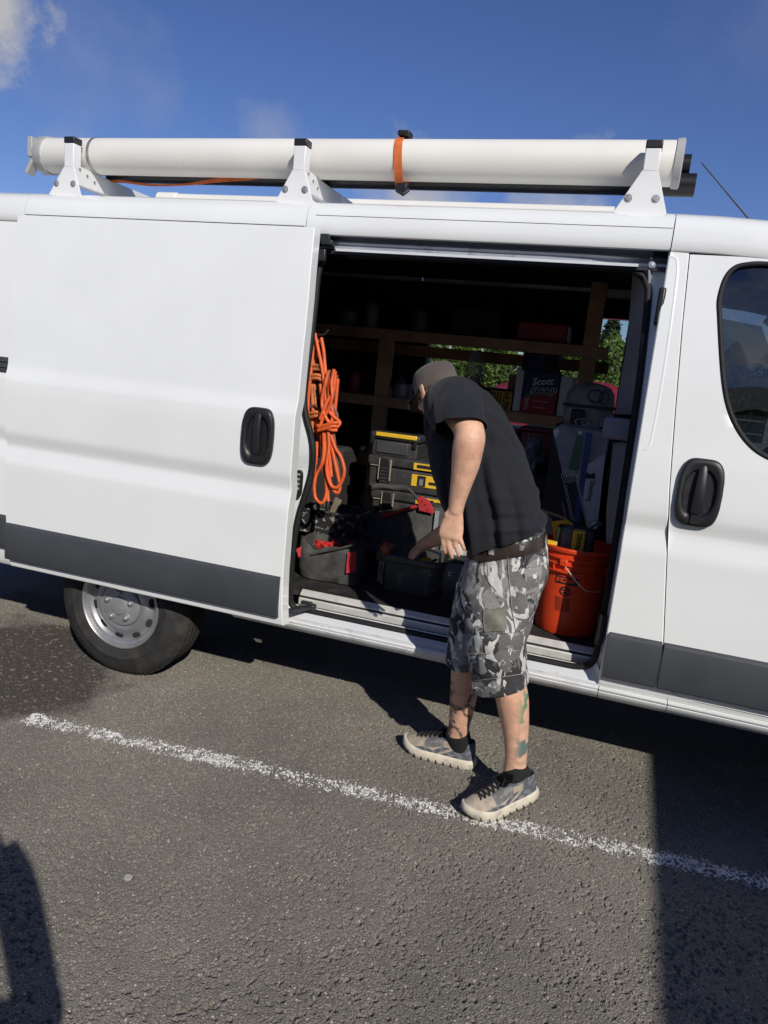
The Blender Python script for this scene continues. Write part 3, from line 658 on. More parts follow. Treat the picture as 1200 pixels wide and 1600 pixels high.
# ================================================================== INSIDE THE VAN
FL = .5525
def ib(l, t, r, b, y):
    mx, my = (l+r)/2, (t+b)/2
    return P(l, my, y).x, P(r, my, y).x, P(mx, b, y).z, P(mx, t, y).z
yellow = mat('tool_yellow', (.75, .46, .03), .45, var=.08, vscale=12)
tool_black = mat('tool_black', (.036, .036, .036), .5, var=.25, vscale=20, bump=.06, bscale=200, dirt=(.13, .12, .10), dscale=25, dlo=.58, dhi=.85)
canvas = mat('black_canvas', (.065, .063, .06), .85, var=.3, vscale=25, bump=.25, bscale=320, spec=.2, dirt=(.13, .12, .105), dscale=9, dlo=.5, dhi=.8)
red_cloth = mat('red_cloth', (.42, .022, .03), .7, var=.15, vscale=20, bump=.15, bscale=260)
red_plastic = mat('red_plastic', (.50, .03, .025), .4, var=.1)
scuffed = mat('paint_splashed_black', (.02, .02, .02), .6, var=.2, dirt=(.42, .40, .36), dscale=34, dlo=.54, dhi=.62, detail=10)
orange_bucket = mat('orange_plastic', (.66, .055, .012), .42, var=.07, vscale=5, dirt=(.42, .16, .1), dscale=30, dlo=.68, dhi=.8)
cord_orange = mat('cord_orange', (.70, .12, .03), .5, var=.2, vscale=30, dirt=(.30, .09, .04), dscale=22, dlo=.58, dhi=.8)
cord_tan = mat('cord_tan', (.55, .17, .05), .5, var=.25, vscale=22, dirt=(.16, .085, .06), dscale=14, dlo=.5, dhi=.6)
cord_brown = mat('cord_brown', (.20, .08, .055), .55, var=.2, vscale=22)
pale = mat('pale_plastic', (.55, .56, .50), .45, var=.06)
printed_white = mat('print_white', (.72, .72, .7), .6, var=.05)
printed_black = mat('print_black', (.012, .012, .012), .6)
navy_card = mat('navy_card', (.018, .03, .085), .6, var=.1); red_card = mat('red_card', (.33, .02, .035), .6, var=.1); yellow_card = mat('yellow_card', (.6, .37, .03), .6, var=.1); tan_card = mat('tan_card', (.32, .21, .11), .8, var=.1)
def flat(name, m_, par, l, t, r, b, y, proud=.001, th=.002, bev=0):
    x0, x1, z0, z1 = ib(l, t, r, b, y); mb = MB(); mb.bb((x0, y-proud-th, z0), (x1, y-proud, z1)); return mb.build(name, m_, par, 40, bev)

# ---- timber shelving
sh = thing('timber_shelf', 'rough timber shelving along the far wall of the van', 'shelving', (-1.2, 1.62, FL))
YS = 1.40; SX0, SX1 = -2.3, -.17
for z0, z1 in ((1.728, 1.79), (1.342, 1.402), (.985, 1.06)):
    mb = MB(); mb.bb((SX0, YS, z0), (SX1 if z0 > 1.1 else -.2, YS+.038, z1)); mb.build('front_board', wood, sh, 40, .003)
    for k in range(3):
        mb = MB(); mb.bb((SX0, YS+.042+k*.146, z1-.022), (SX1-.02, YS+.042+k*.146+.14, z1-.002)); mb.build('shelf_plank', wood, sh, 40, .002)
for x0, x1, zb, zt in ((-1.455, -1.367, FL, 1.6), (-.305, -.222, FL, 2.12), (-2.28, -2.19, FL, 1.6)):
    for zz0, zz1 in ((zb, .984), (1.061, 1.341), (1.403, 1.727))+(((1.791, zt),) if zt > 2 else ()):
        mb = MB(); mb.bb((x0, YS+.003, zz0), (x1, YS+.041, zz1)); mb.build('post', wood, sh, 40, .003)
mb = MB(); mb.bb((SX0, 1.80, 1.66), (SX1, 1.83, 1.727)); mb.build('back_rail', wood, sh)
mb = MB(); mb.bb((SX0, 1.86, 1.791), (-.31, 1.875, 2.12)); mb.build('backing_board', dark_lining, sh)
# things lying on the top shelf
x0, x1, z0, z1 = ib(795, 474, 905, 497, 1.5); 
tag(MB().bb((-.68, 1.5, 1.80), (-.40, 1.78, 1.90)).build('red_case', red_plastic, None, 40, .012, 3), 'flat red case on the dark top shelf, right of the man', 'case')
tag(MB().bb((-1.05, 1.48, 1.80), (-.78, 1.8, 1.94)).build('dark_carton', mat('dark_card', (.05, .04, .035), .8), None, 40, .004), 'dark carton on the top shelf above the man\'s cap', 'carton')
# paint tins on the middle shelf
tin = mat('tin_grey', (.30, .31, .33), .4, metal=.4, var=.1)
for (cx_, w_, t_, lab) in ((626, 15, 599, 'grey paint tin with a lid on the middle shelf left of the cap'), (606, 8, 606, 'slim grey tin standing left of the paint tin')):
    q = P(cx_, 622, 1.5); r_ = P(cx_+w_, 622, 1.5).x-q.x; zt = P(cx_, t_, 1.5).z; tn = thing('paint_tin', lab, 'tin', (q.x, 1.52, 1.4))
    mb = MB(); mb.lathe([(r_*.98, 1.401), (r_, 1.406), (r_, zt-.02), (r_*1.03, zt-.012), (r_*1.03, zt-.004), (r_*.95, zt)], (q.x, 1.52, 0), 'z', 28, True, False); mb.build('can', tin, tn)
    mb = MB(); mb.lathe([(r_*.95, zt-.001), (r_*.85, zt-.006), (0, zt-.006)], (q.x, 1.52, 0), 'z', 28); mb.build('lid', tin, tn)
# clear bag with red rags
poly = bpy.data.materials.new('clear_poly'); poly.use_nodes = True; t = poly.node_tree; bs = t.nodes['Principled BSDF']; bs.inputs['Base Color'].default_value = (.42, .44, .46, 1); bs.inputs['Roughness'].default_value = .25
nt = t.nodes.new('ShaderNodeTexNoise'); nt.inputs['Scale'].default_value = 22; tr_ = t.nodes.new('ShaderNodeBsdfTransparent'); ms_ = t.nodes.new('ShaderNodeMixShader'); rp = t.nodes.new('ShaderNodeValToRGB'); rp.color_ramp.elements[0].position = .35; rp.color_ramp.elements[0].color = (.3, .3, .3, 1); rp.color_ramp.elements[1].position = .75; rp.color_ramp.elements[1].color = (.8, .8, .8, 1)
t.links.new(nt.outputs[0], rp.inputs[0]); t.links.new(rp.outputs[0], ms_.inputs[0]); t.links.new(tr_.outputs[0], ms_.inputs[1]); t.links.new(bs.outputs[0], ms_.inputs[2]); t.links.new(ms_.outputs[0], t.nodes['Material Output'].inputs[0])
def lump(name, c, r, m_, par, seed, amp=.25, n=20, tie=False):
    mb = MB(); rings = []; c = Vector(c); r = Vector(r)
    for i in range(n+1):
        ph = math.pi*i/n; row = []
        for j in range(24):
            th = 2*math.pi*j/24; d = Vector((math.sin(ph)*math.cos(th), math.sin(ph)*math.sin(th), math.cos(ph)))
            k = 1+amp*noise.noise(d*1.8+Vector((seed, 0, 0)))+amp*.5*noise.noise(d*4.5+Vector((0, seed, 0)))
            if tie and d.z > .45: k *= 1+(d.z-.45)*.55; d = Vector((d.x*(1-.75*(d.z-.45)/.55), d.y*(1-.75*(d.z-.45)/.55), d.z))
            row.append(c+Vector((d.x*r.x*k, d.y*r.y*k, d.z*r.z*k)))
        rings.append(row)
    mb.loft(rings, False, False); return mb.build(name, m_, par, 60)
x0, x1, z0, z1 = ib(719, 552, 755, 606, 1.46)
bag = thing('clear_bag', 'clear plastic bag of red and dark rags on the shelf beside the cap', 'bag', ((x0+x1)/2, 1.5, 1.40))
lump('film', ((x0+x1)/2, 1.52, (1.40+z1)/2), ((x1-x0)/2, .08, (z1-1.40)/2), poly, bag, 3, .35); lump('red_rag', ((x0+x1)/2+.02, 1.50, 1.50), (.045, .04, .07), red_cloth, bag, 8, .4); lump('dark_rag', ((x0+x1)/2-.03, 1.53, 1.48), (.05, .05, .07), canvas, bag, 5, .4)
# yellow-and-black carton
x0, x1, z0, z1 = ib(742, 606, 801, 647, 1.44); z0 = 1.404
bx = thing('yellow_carton', 'low black carton with a yellow printed panel on the shelf behind the man\'s back', 'carton', ((x0+x1)/2, 1.5, z0))
mb = MB(); mb.bb((x0, 1.44, z0), (x1, 1.70, z1)); mb.build('box', mat('black_card', (.02, .018, .016), .7), bx, 40, .003)
lp_ = flat('label_panel', yellow_card, bx, 766, 611, 799, 645, 1.44)
X_ = P(797, 630, 1.437).x; text_on('HUSK', .050, (X_-.042, 1.4362, z1-.018), (0, 0, -1), (1, 0, 0), printed_black, lp_, sx=.82, bold=.0012)
for k, w_ in enumerate((.09, .075, .085, .06)):
    mb = MB(); mb.bb((X_-.062-k*.016, 1.4352, z1-.02-w_), (X_-.054-k*.016, 1.4362, z1-.02)); mb.build('print_line', printed_black, lp_)
flat('picture_panel', mat('snack_print', (.25, .17, .03), .6, var=.6, vscale=30), bx, 744, 610, 764, 645, 1.44)
# blue and red towel box
x0, x1, z0, z1 = ib(814, 580, 871, 650, 1.42); z0 = 1.404
bx = thing('towel_box', 'dark blue and red shop-towel carton with white lettering on the shelf', 'carton', ((x0+x1)/2, 1.5, z0))
mb = MB(); mb.bb((x0-.035, 1.42, z0), (x1, 1.68, z1)); mb.build('box', navy_card, bx, 40, .003)
mb = MB(); mb.bb((x0-.036, 1.4175, z0+.002), (x0+.002, 1.4195, z1-.002)); mb.build('pale_side', printed_white, bx)
zm = lerp(z0, z1, .42); mb = MB(); mb.prism([(x0+.003, 1.4195, z0+.001), (x1-.001, 1.4195, z0+.001), (x1-.001, 1.4195, zm+.045), (x0+.003, 1.4195, zm-.02)], (0, -.002, 0)); rp_ = mb.build('red_panel', red_card, bx)
wd = x1-x0
text_on('Scott', .054, (x0+wd*.27, 1.4172, z0+(z1-z0)*.66), (1, 0, .12), (-.12, 0, 1), printed_white, bx, bold=.001, shear=.25)
text_on('SHOP', .054, (x0+wd*.25, 1.4158, z0+(z1-z0)*.445), (1, 0, .03), (-.03, 0, 1), printed_white, bx, 'lettering_edge', bold=.0045, shear=.2)
text_on('SHOP', .054, (x0+wd*.25, 1.4148, z0+(z1-z0)*.445), (1, 0, .03), (-.03, 0, 1), printed_black, bx, bold=.001, shear=.2)
text_on('TOWELS', .030, (x0+wd*.24, 1.4158, z0+.012), (0, 0, 1), (-1, 0, 0), printed_white, bx, sx=.75)
for k in range(3):
    mb = MB(); mb.bb((x0+wd*.36, 1.4152, z0+.03+k*.035), (x0+wd*(.72+.06*(k % 2)), 1.4168, z0+.036+k*.035)); mb.build('print_line', mat('print_pink', (.6, .25, .25), .6), rp_)
mb = MB(); mb.bb((x0-.02, 1.45, z1), (x1-.02, 1.62, z1+.10)); tag(mb.build('black_carton', mat('black_card2', (.014, .015, .02), .7), None, 40, .005), 'black carton standing on top of the towel box', 'carton')
mb = MB(); mb.prism([(x0+.03, 1.44, z1+.002), (x0+.09, 1.44, z1+.002), (x0+.11, 1.44, z1+.095), (x0+.02, 1.44, z1+.085)], (0, .004, 0)); tag(mb.build('blue_cloth', mat('navy_cloth', (.03, .045, .09), .9, var=.3), None, 40), 'dark blue cloth hanging over the black carton above the towel box', 'cloth')
x0, x1, z0, z1 = ib(873, 588, 893, 650, 1.42)
tag(MB().bb((x0, 1.42, 1.404), (x1, 1.66, z1)).build('white_carton', printed_white, None, 40, .003), 'white carton standing right of the towel box', 'carton')
mb = MB(); x0, x1, z0, z1 = ib(800, 585, 812, 645, 1.5); mb.bb((x0-.03, 1.5, 1.404), (x1-.03, 1.7, z1)); tag(mb.build('tan_carton', tan_card, None, 40, .003), 'narrow brown carton behind the left edge of the towel box', 'carton')
# red crates on the bottom shelf, grey carrier bag
for l_, r_, lab in ((775, 808, 'left dark red plastic crate low behind the man\'s back'), (812, 868, 'right dark red plastic crate, under the towel box shelf')):
    x0, x1, z0, z1 = ib(l_, 670, r_, 712, 1.45); mb = MB(); mb.bb((x0, 1.45, 1.062), (x1, 1.8, z1-.02)); cr_ = thing('red_crate', lab, 'crate', ((x0+x1)/2, 1.6, 1.062), 'red crates on the bottom shelf'); mb.build('body', mat('maroon_plastic', (.20, .03, .05), .5, var=.1), cr_, 40, .008); mb = MB(); mb.bb((x0-.006, 1.443, z1-.019), (x1+.006, 1.807, z1+.005)); mb.build('lid', MATS['maroon_plastic'], cr_, 40, .006)
x0, x1, z0, z1 = ib(812, 690, 850, 738, 1.2)
tag(lump('carrier_bag', ((x0+x1)/2, 1.2, (z0+z1)/2), ((x1-x0)/2, .1, (z1-z0)/2+.02), mat('bag_grey', (.20, .21, .24), .4, var=.3, vscale=15), None, 12, .5), 'crumpled grey carrier bag in front of the red crates', 'bag')
mb = MB(); mb.bb((x0-.12, 1.02, FL), (x1+.06, 1.36, z0+.01)); tag(mb.build('black_tote', dark_lining, None, 40, .01), 'black tote standing in the dark under the carrier bag', 'tote')

# ---- grey pack on a black cabinet
x0, x1, z0, z1 = ib(880, 598, 960, 660, .95)
mb = MB(); mb.bb((x0-.02, .92, FL), (x1+.02, 1.32, z0-.02)); tag(mb.build('black_cabinet', dark_lining, None, 40, .01), 'black cabinet in the dark behind the wrapped sheeting pack', 'cabinet')
gp = thing('grey_pack', 'grey domed cover with a black strap, above the sheeting pack', 'pack', ((x0+x1)/2, 1.05, z0-.02))
grey_fab = mat('grey_fabric', (.30, .275, .255), .85, var=.25, vscale=14, bump=.2, bscale=150)
mb = MB(); rings = []
for k, (t_, sx) in enumerate([(0, .96), (.1, 1), (.5, 1), (.75, .95), (.9, .78), (.97, .5), (1, .1)]):
    z = lerp(z0-.018, z1, t_); cx_ = (x0+x1)/2; hx = (x1-x0)/2*sx; rings.append([Vector((cx_+hx*math.copysign(abs(math.cos(a))**.6, math.cos(a)), 1.07+.12*sx*math.copysign(abs(math.sin(a))**.6, math.sin(a)), z+.012*noise.noise((math.cos(a)*2, math.sin(a)*2, t_*4)))) for a in [2*math.pi*i/28 for i in range(28)]])
mb.loft(rings); mb.build('cover', grey_fab, gp, 60)
zq = lerp(z0, z1, .36); mb = MB(); mb.bb((x0-.002, .945, zq), (x1+.002, 1.196, zq+.014)); mb.build('strap', black_plastic, gp)
mb = MB(); mb.bb((x0+.045, .925, z0-.02), (x0+.11, .955, zq-.01)); mb.build('clip', black_plastic, gp, 40, .01)
mb = MB(); c_ = P(931, 619, .93); mb.tube([c_+Vector((math.cos(a)*.035, 0, math.sin(a)*.028)) for a in [2*math.pi*i/20 for i in range(20)]], .0035, 6, True); c_ = P(944, 622, .92); mb.tube([c_+Vector((math.cos(a)*.02, 0, math.sin(a)*.03)) for a in [2*math.pi*i/20 for i in range(20)]], .003, 6, True); mb.build('wire_loop', black_plastic, gp)
mb = MB(); c_ = P(926, 662, .86)
for k in range(3): mb.tube([c_+Vector((-.05+k*.03+math.cos(a)*.03, .01*k, math.sin(a)*.016)) for a in [2*math.pi*i/16 for i in range(16)]], .004, 6, True)
tag(mb.build('chain_links', steel, None), 'loose steel rings on top of the sheeting pack', 'rings')

# ---- wrapped pack of plastic sheeting
YP = .62
sp_ = thing('sheeting_pack', 'tall film-wrapped pack of plastic sheeting with green and blue bands behind the bucket', 'pack', (-.2, .7, FL))
def Q(px, py, d=0): return P(px, py, YP-d)
mb = MB(); f_ = [Q(866, 668), Q(878, 662), Q(946, 674), Q(950, 690), Q(926, 838), Q(852, 838), Q(848, 800)]
low = [Vector((p.x, p.y, FL+.002)) for p in (Q(922, 838), Q(850, 838))]
f_ = f_[:4]+[Q(930, 838), low[0], low[1], Q(850, 838), Q(847, 798)]
mb.loft([[p+Vector((0, .16, 0)) for p in f_], [p+Vector((0, .012, 0)) for p in f_], [p+(Q(900, 760)-p)*.03 for p in f_]]); mb.build('pack', mat('film_grey', (.26, .27, .30), .3, var=.35, vscale=10, bump=.5, bscale=14, coat=.4), sp_, 50)
def strip(name, m_, pts, d): mb = MB(); mb.prism([Q(*p, d) for p in pts], (0, -.0015, 0)); return mb.build(name, m_, sp_)
strip('black_panel', printed_black, [(864, 676), (872, 710), (880, 745), (884, 800), (880, 830), (852, 800), (848, 792)], .002)
strip('green_band', mat('green_band', (.05, .14, .09), .35, var=.2), [(901, 680), (911, 681), (904, 735), (888, 734)], .002)
strip('white_panel', mat('pale_film', (.55, .57, .62), .4, var=.1), [(912, 730), (946, 708), (932, 836), (920, 836), (904, 770)], .002)
strip('dark_panel', mat('dark_film', (.02, .022, .03), .35), [(880, 745), (900, 745), (922, 836), (884, 836)], .002)
strip('blue_band', mat('blue_band', (.025, .07, .22), .4, var=.2), [(916, 675), (925, 677), (905, 815), (896, 815), (903, 770)], .005)
mb = MB(); c_ = Q(889, 744, .006)
for r_ in (.033, .022, .011): mb.tube([c_+Vector((math.cos(a)*r_, 0, math.sin(a)*r_*.85)) for a in [2*math.pi*i/28 for i in range(28)]], .0013, 5, True)
for (a, b_) in (((880, 752), (893, 812)), ((884, 758), (897, 815)), ((900, 750), (917, 822)), ((903, 752), (920, 828)), ((879, 785), (885, 815))): mb.tube([Q(*a, .006), Q(*b_, .006)], .0012, 5)
mb.build('roll_drawing', printed_white, sp_)
strip('crest', printed_black, [(914, 742), (918, 738), (922, 742), (928, 738), (931, 746), (925, 744), (922, 747)], .005); strip('crest', printed_black, [(912, 735), (914, 747), (930, 748), (928, 744), (918, 743)], .0045)
ta, tb = Q(927, 751, .006), Q(922, 782, .006); dn = (tb-ta).normalized(); text_on('Sheeting', .034, ta+Vector((-.013, 0, 0)), dn, Vector((1, 0, .12)), printed_black, sp_, sx=.83)
strip('tape', printed_white, [(904, 673), (910, 674), (909, 679), (903, 678)], .005); strip('label', printed_white, [(864, 672), (873, 670), (874, 676), (870, 678), (871, 684), (866, 680)], .004)
mb = MB(); mb.tube([P(848, 798, .5), P(872, 806, .5), P(886, 812, .48)], .006, 6); tag(mb.build('wooden_rod', wood, None), 'thin wooden rod leaning behind the bucket tools', 'rod')

# ---- orange bucket
bc = Vector((-.128, .385, FL)); HB = .372
bk = thing('orange_bucket', 'orange plastic bucket holding yellow tools inside the van doorway', 'bucket', bc)
rad = lambda h: lerp(.131, .149, h/HB)
prof_ = [(.118, .0), (.128, .003), (.131, .012)]+[(rad(h), h) for h in (.05, .12, .2, .265)]+[(rad(.27), .27), (.158, .272), (.158, .277), (rad(.28)+.001, .279), (rad(.30), .300), (.156, .302), (.156, .307), (rad(.31), .309), (rad(.325), .325), (.157, .327), (.157, .333), (rad(.335), .335), (rad(.35), .352), (.158, .355), (.160, .366), (.157, .372), (.150, .372), (.146, .36), (.129, .02), (0, .02)]
mb = MB(); mb.lathe(prof_, bc, 'z', 64, True); mb.build('pail', orange_bucket, bk, 35)
for k in range(24):
    a = 2*math.pi*k/24; mb = MB(); M3 = Matrix.Rotation(a, 3, 'Z'); mb.box(bc+M3 @ Vector((.152, 0, .29)), (.012, .003, .022), M3); mb.build('rib', orange_bucket, bk) if k % 2 == 0 else None
mb = MB(); e0 = P(880, 881, .232); e1 = P(904, 913, .225); e2 = P(916, 924, .235)
mb.tube([e0, e0.lerp(e1, .5)+Vector((0, -.006, 0)), e1, e2, e2+Vector((.05, .06, -.01)), e2+Vector((.07, .13, .05))], .0022, 6); mb.build('bail_wire', alu, bk, 60)
mb = MB(); a0 = math.atan2(e0.y-bc.y, e0.x-bc.x); M3 = Matrix.Rotation(a0, 3, 'Z'); mb.box(bc+M3 @ Vector((.152, 0, e0.z-bc.z+.003)), (.02, .035, .03), M3); mb.build('bail_ear', orange_bucket, bk, 40, .006)
def bpatch(mb, a0_, a1_, z0, z1, n=6, off=.0008):
    rings = []
    for z in (z0, z1): rings.append([bc+Vector((math.cos(lerp(a0_, a1_, i/n))*(rad(z)+off), math.sin(lerp(a0_, a1_, i/n))*(rad(z)+off), z)) for i in range(n+1)])
    mb.loft(rings, False, False, closed=False)
def bang(px, py):
    r_ = ray(px, py); o_ = CAM_POS
    A_ = r_.x**2+r_.y**2; dx, dy = o_.x-bc.x, o_.y-bc.y; B_ = 2*(dx*r_.x+dy*r_.y); C_ = dx*dx+dy*dy-.143**2
    t_ = (-B_-math.sqrt(B_*B_-4*A_*C_))/(2*A_); q = o_+r_*t_; return math.atan2(q.y-bc.y, q.x-bc.x), q.z-bc.z
def bquad(mb, l, t, r, b, off=.0012): bpatch(mb, bang(l, t)[0], bang(r, b)[0], (996-b)/142*.372, (996-t)/142*.372, 6, off)
mb = MB(); bquad(mb, 869, 899, 903, 911); mb.build('black_print', printed_black, bk)
mb = MB()
for k, (dx, w_, t_, h_) in enumerate(((1.5, 2, 0, 7), (3.5, 3, 0, 2), (3.5, 3, 4, 1.5), (8, 2, 0, 7), (11, 4, 0, 1.5), (11, 4, 5, 2), (17, 2, 0, 7), (20, 4, 0, 1.5), (21, 2, 1, 6), (26, 1.6, 0, 7), (28.5, 3, 2.5, 2))): bquad(mb, 869+dx, 901+t_, 869+dx+w_, 901+t_+h_, .0022)
mb.build('lettering', orange_bucket, bk)
mb = MB()                                                         # round badge
for k in range(20):
    a_, b2 = 2*math.pi*k/20, 2*math.pi*(k+1)/20; ring_ = []
    for (aa, rr_) in ((a_, 1), (b2, 1), (b2, .72), (a_, .72)):
        th_ = bang(883+9.5*math.cos(aa)*rr_, 922)[0]; z_ = (996-(922+8*math.sin(aa)*rr_))/142*.372; ring_.append(bc+Vector((math.cos(th_)*(rad(z_)+.0012), math.sin(th_)*(rad(z_)+.0012), z_)))
    mb.add(ring_, [(0, 1, 2, 3)])
bquad(mb, 877, 919, 889, 921); bquad(mb, 880, 923, 887, 926); mb.build('badge', printed_black, bk)
mb = MB()
for k in range(11): bquad(mb, 866, 933+k*2.1, 880+(k % 3), 934+k*2.1); bquad(mb, 883, 933+k*2.1, 891-(k % 2), 934+k*2.1)
mb.build('small_print', mat('print_brown', (.10, .02, .01), .6), bk)
# tools standing in the bucket
lt = thing('laser_level', 'yellow and black boxy power tool sticking up out of the orange bucket', 'power tool', (-.14, .42, .7))
mb = MB(); x0, x1, z0, z1 = ib(893, 829, 913, 866, .30); mb.bb((x0, .30, z0-.05), (x1, .38, z1)); yb = mb.build('yellow_panel', yellow, lt, 40, .006)
text_on('DEWALT', .028, ((x0+x1)/2-.006, .2985, z1-.012), (0, 0, -1), (1, 0, 0), printed_black, lt, sx=.72, bold=.001)
mb = MB(); x0, x1, z0, z1 = ib(876, 824, 894, 862, .31); mb.bb((x0, .31, z0-.05), (x1+.004, .40, z1)); mb.build('grey_shell', mat('shell_grey', (.12, .12, .125), .5), lt, 40, .014, 3)
mb = MB(); x0, x1, z0, z1 = ib(868, 826, 930, 850, .33); mb.bb((x0, .325, z0-.08), (x1, .41, z1)); mb.build('black_body', tool_black, lt, 40, .014, 3)
mb = MB(); a = [P(862, 815, .44), P(886, 812, .44), P(897, 820, .44), P(886, 826, .44), P(872, 827, .44), P(872, 848, .44), P(866, 853, .44)]; mb.prism(a, (0, .02, 0)); mb.build('yellow_bracket', yellow, lt, 40, .003)
mb = MB(); mb.prism([P(848, 843, .27), P(870, 848, .27), P(870, 853, .27), P(848, 849, .27)], (0, .03, 0)); tag(mb.build('spirit_level', yellow, None, 40, .002), 'yellow tool edge lying across the bucket rim', 'tool')
ft = thing('hose_fitting', 'metal elbow hose fitting standing at the back of the bucket', 'fitting', P(922, 840, .45))
mb = MB(); mb.tube(catmull([P(919, 852, .45)-Vector((0, 0, .12)), P(919, 838, .45), P(922, 824, .45), P(930, 817, .45), P(938, 820, .46)], 5), .011, 10); mb.build('pipe', steel, ft, 60)
mb = MB(); mb.lathe([(.015, -.012), (.018, -.01), (.018, .01), (.015, .012)], P(919, 842, .45), 'z', 6, True, True); mb.build('nut', steel, ft)
mb = MB(); mb.lathe([(.012, -.02), (.02, -.018), (.02, .012), (.012, .016)], P(935, 832, .47), 'z', 10, True, True); mb.build('knob', black_plastic, ft)

# ---- toolbox stack
def toolbox(l, t, r, b, y, d, label, kind):
    x0, x1, z0, z1 = ib(l, t, r, b, y)
    tb_ = thing('toolbox', label, 'toolbox', ((x0+x1)/2, y+d/2, z0), 'stacked black and yellow toolboxes')
    zl_ = lerp(z0, z1, .70)
    mb = MB(); mb.bb((x0+.012, y+.004, z0+.001), (x1-.012, y+d, zl_-.004)); mb.build('case', tool_black, tb_, 40, .012, 3)
    mb = MB(); mb.bb((x0, y-.004, zl_), (x1, y+d, z1-.001)); mb.build('lid', tool_black, tb_, 40, .012, 3)
    w = x1-x0
    if kind == 0:
        mb = MB(); mb.bb((x0+w*.12, y-.012, z1-.024), (x1-w*.06, y+.006, z1-.002)); mb.build('yellow_handle', yellow, tb_, 40, .004)
        mb = MB(); mb.bb((x0+w*.14, y-.004, z0+.02), (x1-w*.22, y+.006, zl_-.01)); mb.build('front_plate', mat('plate_grey', (.05, .05, .052), .5), tb_, 40, .006)
        for q in (x0+w*.05, x1-w*.1): mb = MB(); mb.bb((q-.01, y-.01, zl_-.03), (q+.012, y+.002, z1-.01)); mb.build('latch', black_plastic, tb_, 40, .004)
    else:
        mb = MB(); mb.bb((x0+.02, y-.006, zl_-.002), (x0+w*.15, y+.002, zl_+.002)); mb.build('pale_seam', mat('seam_metal', (.55, .5, .38), .4, metal=.5), tb_)
        q = x0+w*.25
        la = MB(); la.bb((q-.028, y-.02, z0+.025), (q+.028, y-.002, z1-.012)); la.build('latch', black_plastic, tb_, 40, .005)
        for s_ in (-1, 1): mb = MB(); mb.bb((q+s_*.032-.003, y-.016, z0+.05), (q+s_*.032+.003, y-.008, z1-.012)); mb.build('latch_rail', MATS['seam_metal'], tb_)
        for k in range(5): mb = MB(); mb.bb((q-.02, y-.0225, z0+.04+k*.018), (q+.02, y-.0195, z0+.048+k*.018)); mb.build('latch_rib', tool_black, tb_)
        mb = MB(); mb.bb((x0+w*.62, y-.0065, zl_+.006), (x1-w*.05, y-.0035, z1-.012)); mb.build('yellow_label', yellow, tb_)
        mb = MB(); mb.bb((x0+w*.66, y-.0075, zl_+.015), (x1-w*.14, y-.0062, z1-.02)); mb.build('label_print', printed_black, tb_)
        if kind == 1:
            zz0, zz1 = lerp(z0, z1, .22), lerp(z0, z1, .58)
            mb = MB(); mb.bb((x0+w*.60, y-.001, zz0), (x1-w*.03, y+.006, zz1)); lb_ = mb.build('front_label', yellow, tb_, 40, .004)
            mb = MB(); mb.bb((x0+w*.68, y-.0022, zz0+.004), (x0+w*.79, y-.0008, zz1-.003)); mb.build('label_print', printed_black, lb_); mb = MB(); mb.bb((x0+w*.71, y-.003, zz0+.01), (x0+w*.76, y-.0018, zz1-.02)); mb.build('label_picture', MATS['tin_grey'], lb_)
            text_on('FATMAX', .017, (x0+w*.82, y-.0015, zz0+.022), (1, 0, 0), (0, 0, 1), printed_black, lb_, sx=.7) if False else None
            mb = MB(); mb.bb((x0+w*.83, y-.0022, zz0+.018), (x1-w*.07, y-.0008, zz0+.034)); mb.build('label_print', printed_black, lb_)
        else:
            mb = MB(); mb.prism([(x0+w*.55, y+.003, z0+.02), (x0+w*.55, y+.003, z0+.05), (x0+w*.72, y+.003, z0+.04)], (0, -.003, 0)); mb.build('yellow_mark', yellow, tb_)
    return x0, x1, z0
YB_ = .95
toolbox(577, 677, 656, 716, YB_+.02, .26, 'small topmost toolbox of the stack, with a yellow handle bar along its front', 0)
toolbox(572, 717, 692, 769, YB_, .32, 'middle toolbox of the stack, with big latch and yellow front label', 1)
x0, x1, z0 = toolbox(576, 770, 694, 822, YB_, .32, 'lower toolbox of the stack, half hidden by the tool bag\'s handle', 2)
mb = MB(); mb.bb((x0-.01, YB_-.01, FL), (x1+.01, YB_+.34, z0-.001)); tag(mb.build('base_crate', dark_lining, None, 40, .01), 'black crate under the toolbox stack, hidden in shadow', 'crate')
mb = MB(); c_ = P(568, 700, 1.3); mb.lathe([(0, -.02), (.014, -.016), (.017, 0), (.012, .014), (0, .02)], c_, 'y', 14); mb.lathe([(0, .0), (.008, .002), (.008, .05)], c_, 'y', 10); 
tag(mb.build('tap_head', steel, None), 'small shiny metal knob in the dark left of the toolboxes', 'knob')

# ---- big tool bag with arched handle
x0, x1, z0, z1 = ib(562, 790, 690, 860, .72)
tbg = thing('tool_bag', 'large black tool bag with red trim and arched carrying handle, behind the bin', 'tool bag', ((x0+x1)/2, .8, FL))
zl_, zr_ = P(600, 806, .72).z, P(652, 790, .72).z
mb = MB(); rings = []
for t_, ins in ((0, .02), (.04, .005), (.5, 0), (.9, .008), (1, .02)):
    ring = []
    for a in [2*math.pi*i/28 for i in range(28)]:
        c, s_ = math.cos(a), math.sin(a); x = (x0+x1)/2+((x1-x0)/2-ins)*math.copysign(abs(c)**.45, c); y = .82+(.1-ins)*math.copysign(abs(s_)**.45, s_)
        zt = lerp(zl_-.03, zr_, min(max((x-x0)/(x1-x0)*1.25, 0), 1)); ring.append(Vector((x, y+.006*noise.noise((x*9, t_*3, 2)), lerp(FL+.001, zt, t_))))
    rings.append(ring)
mb.loft(rings); mb.build('body', canvas, tbg, 60)
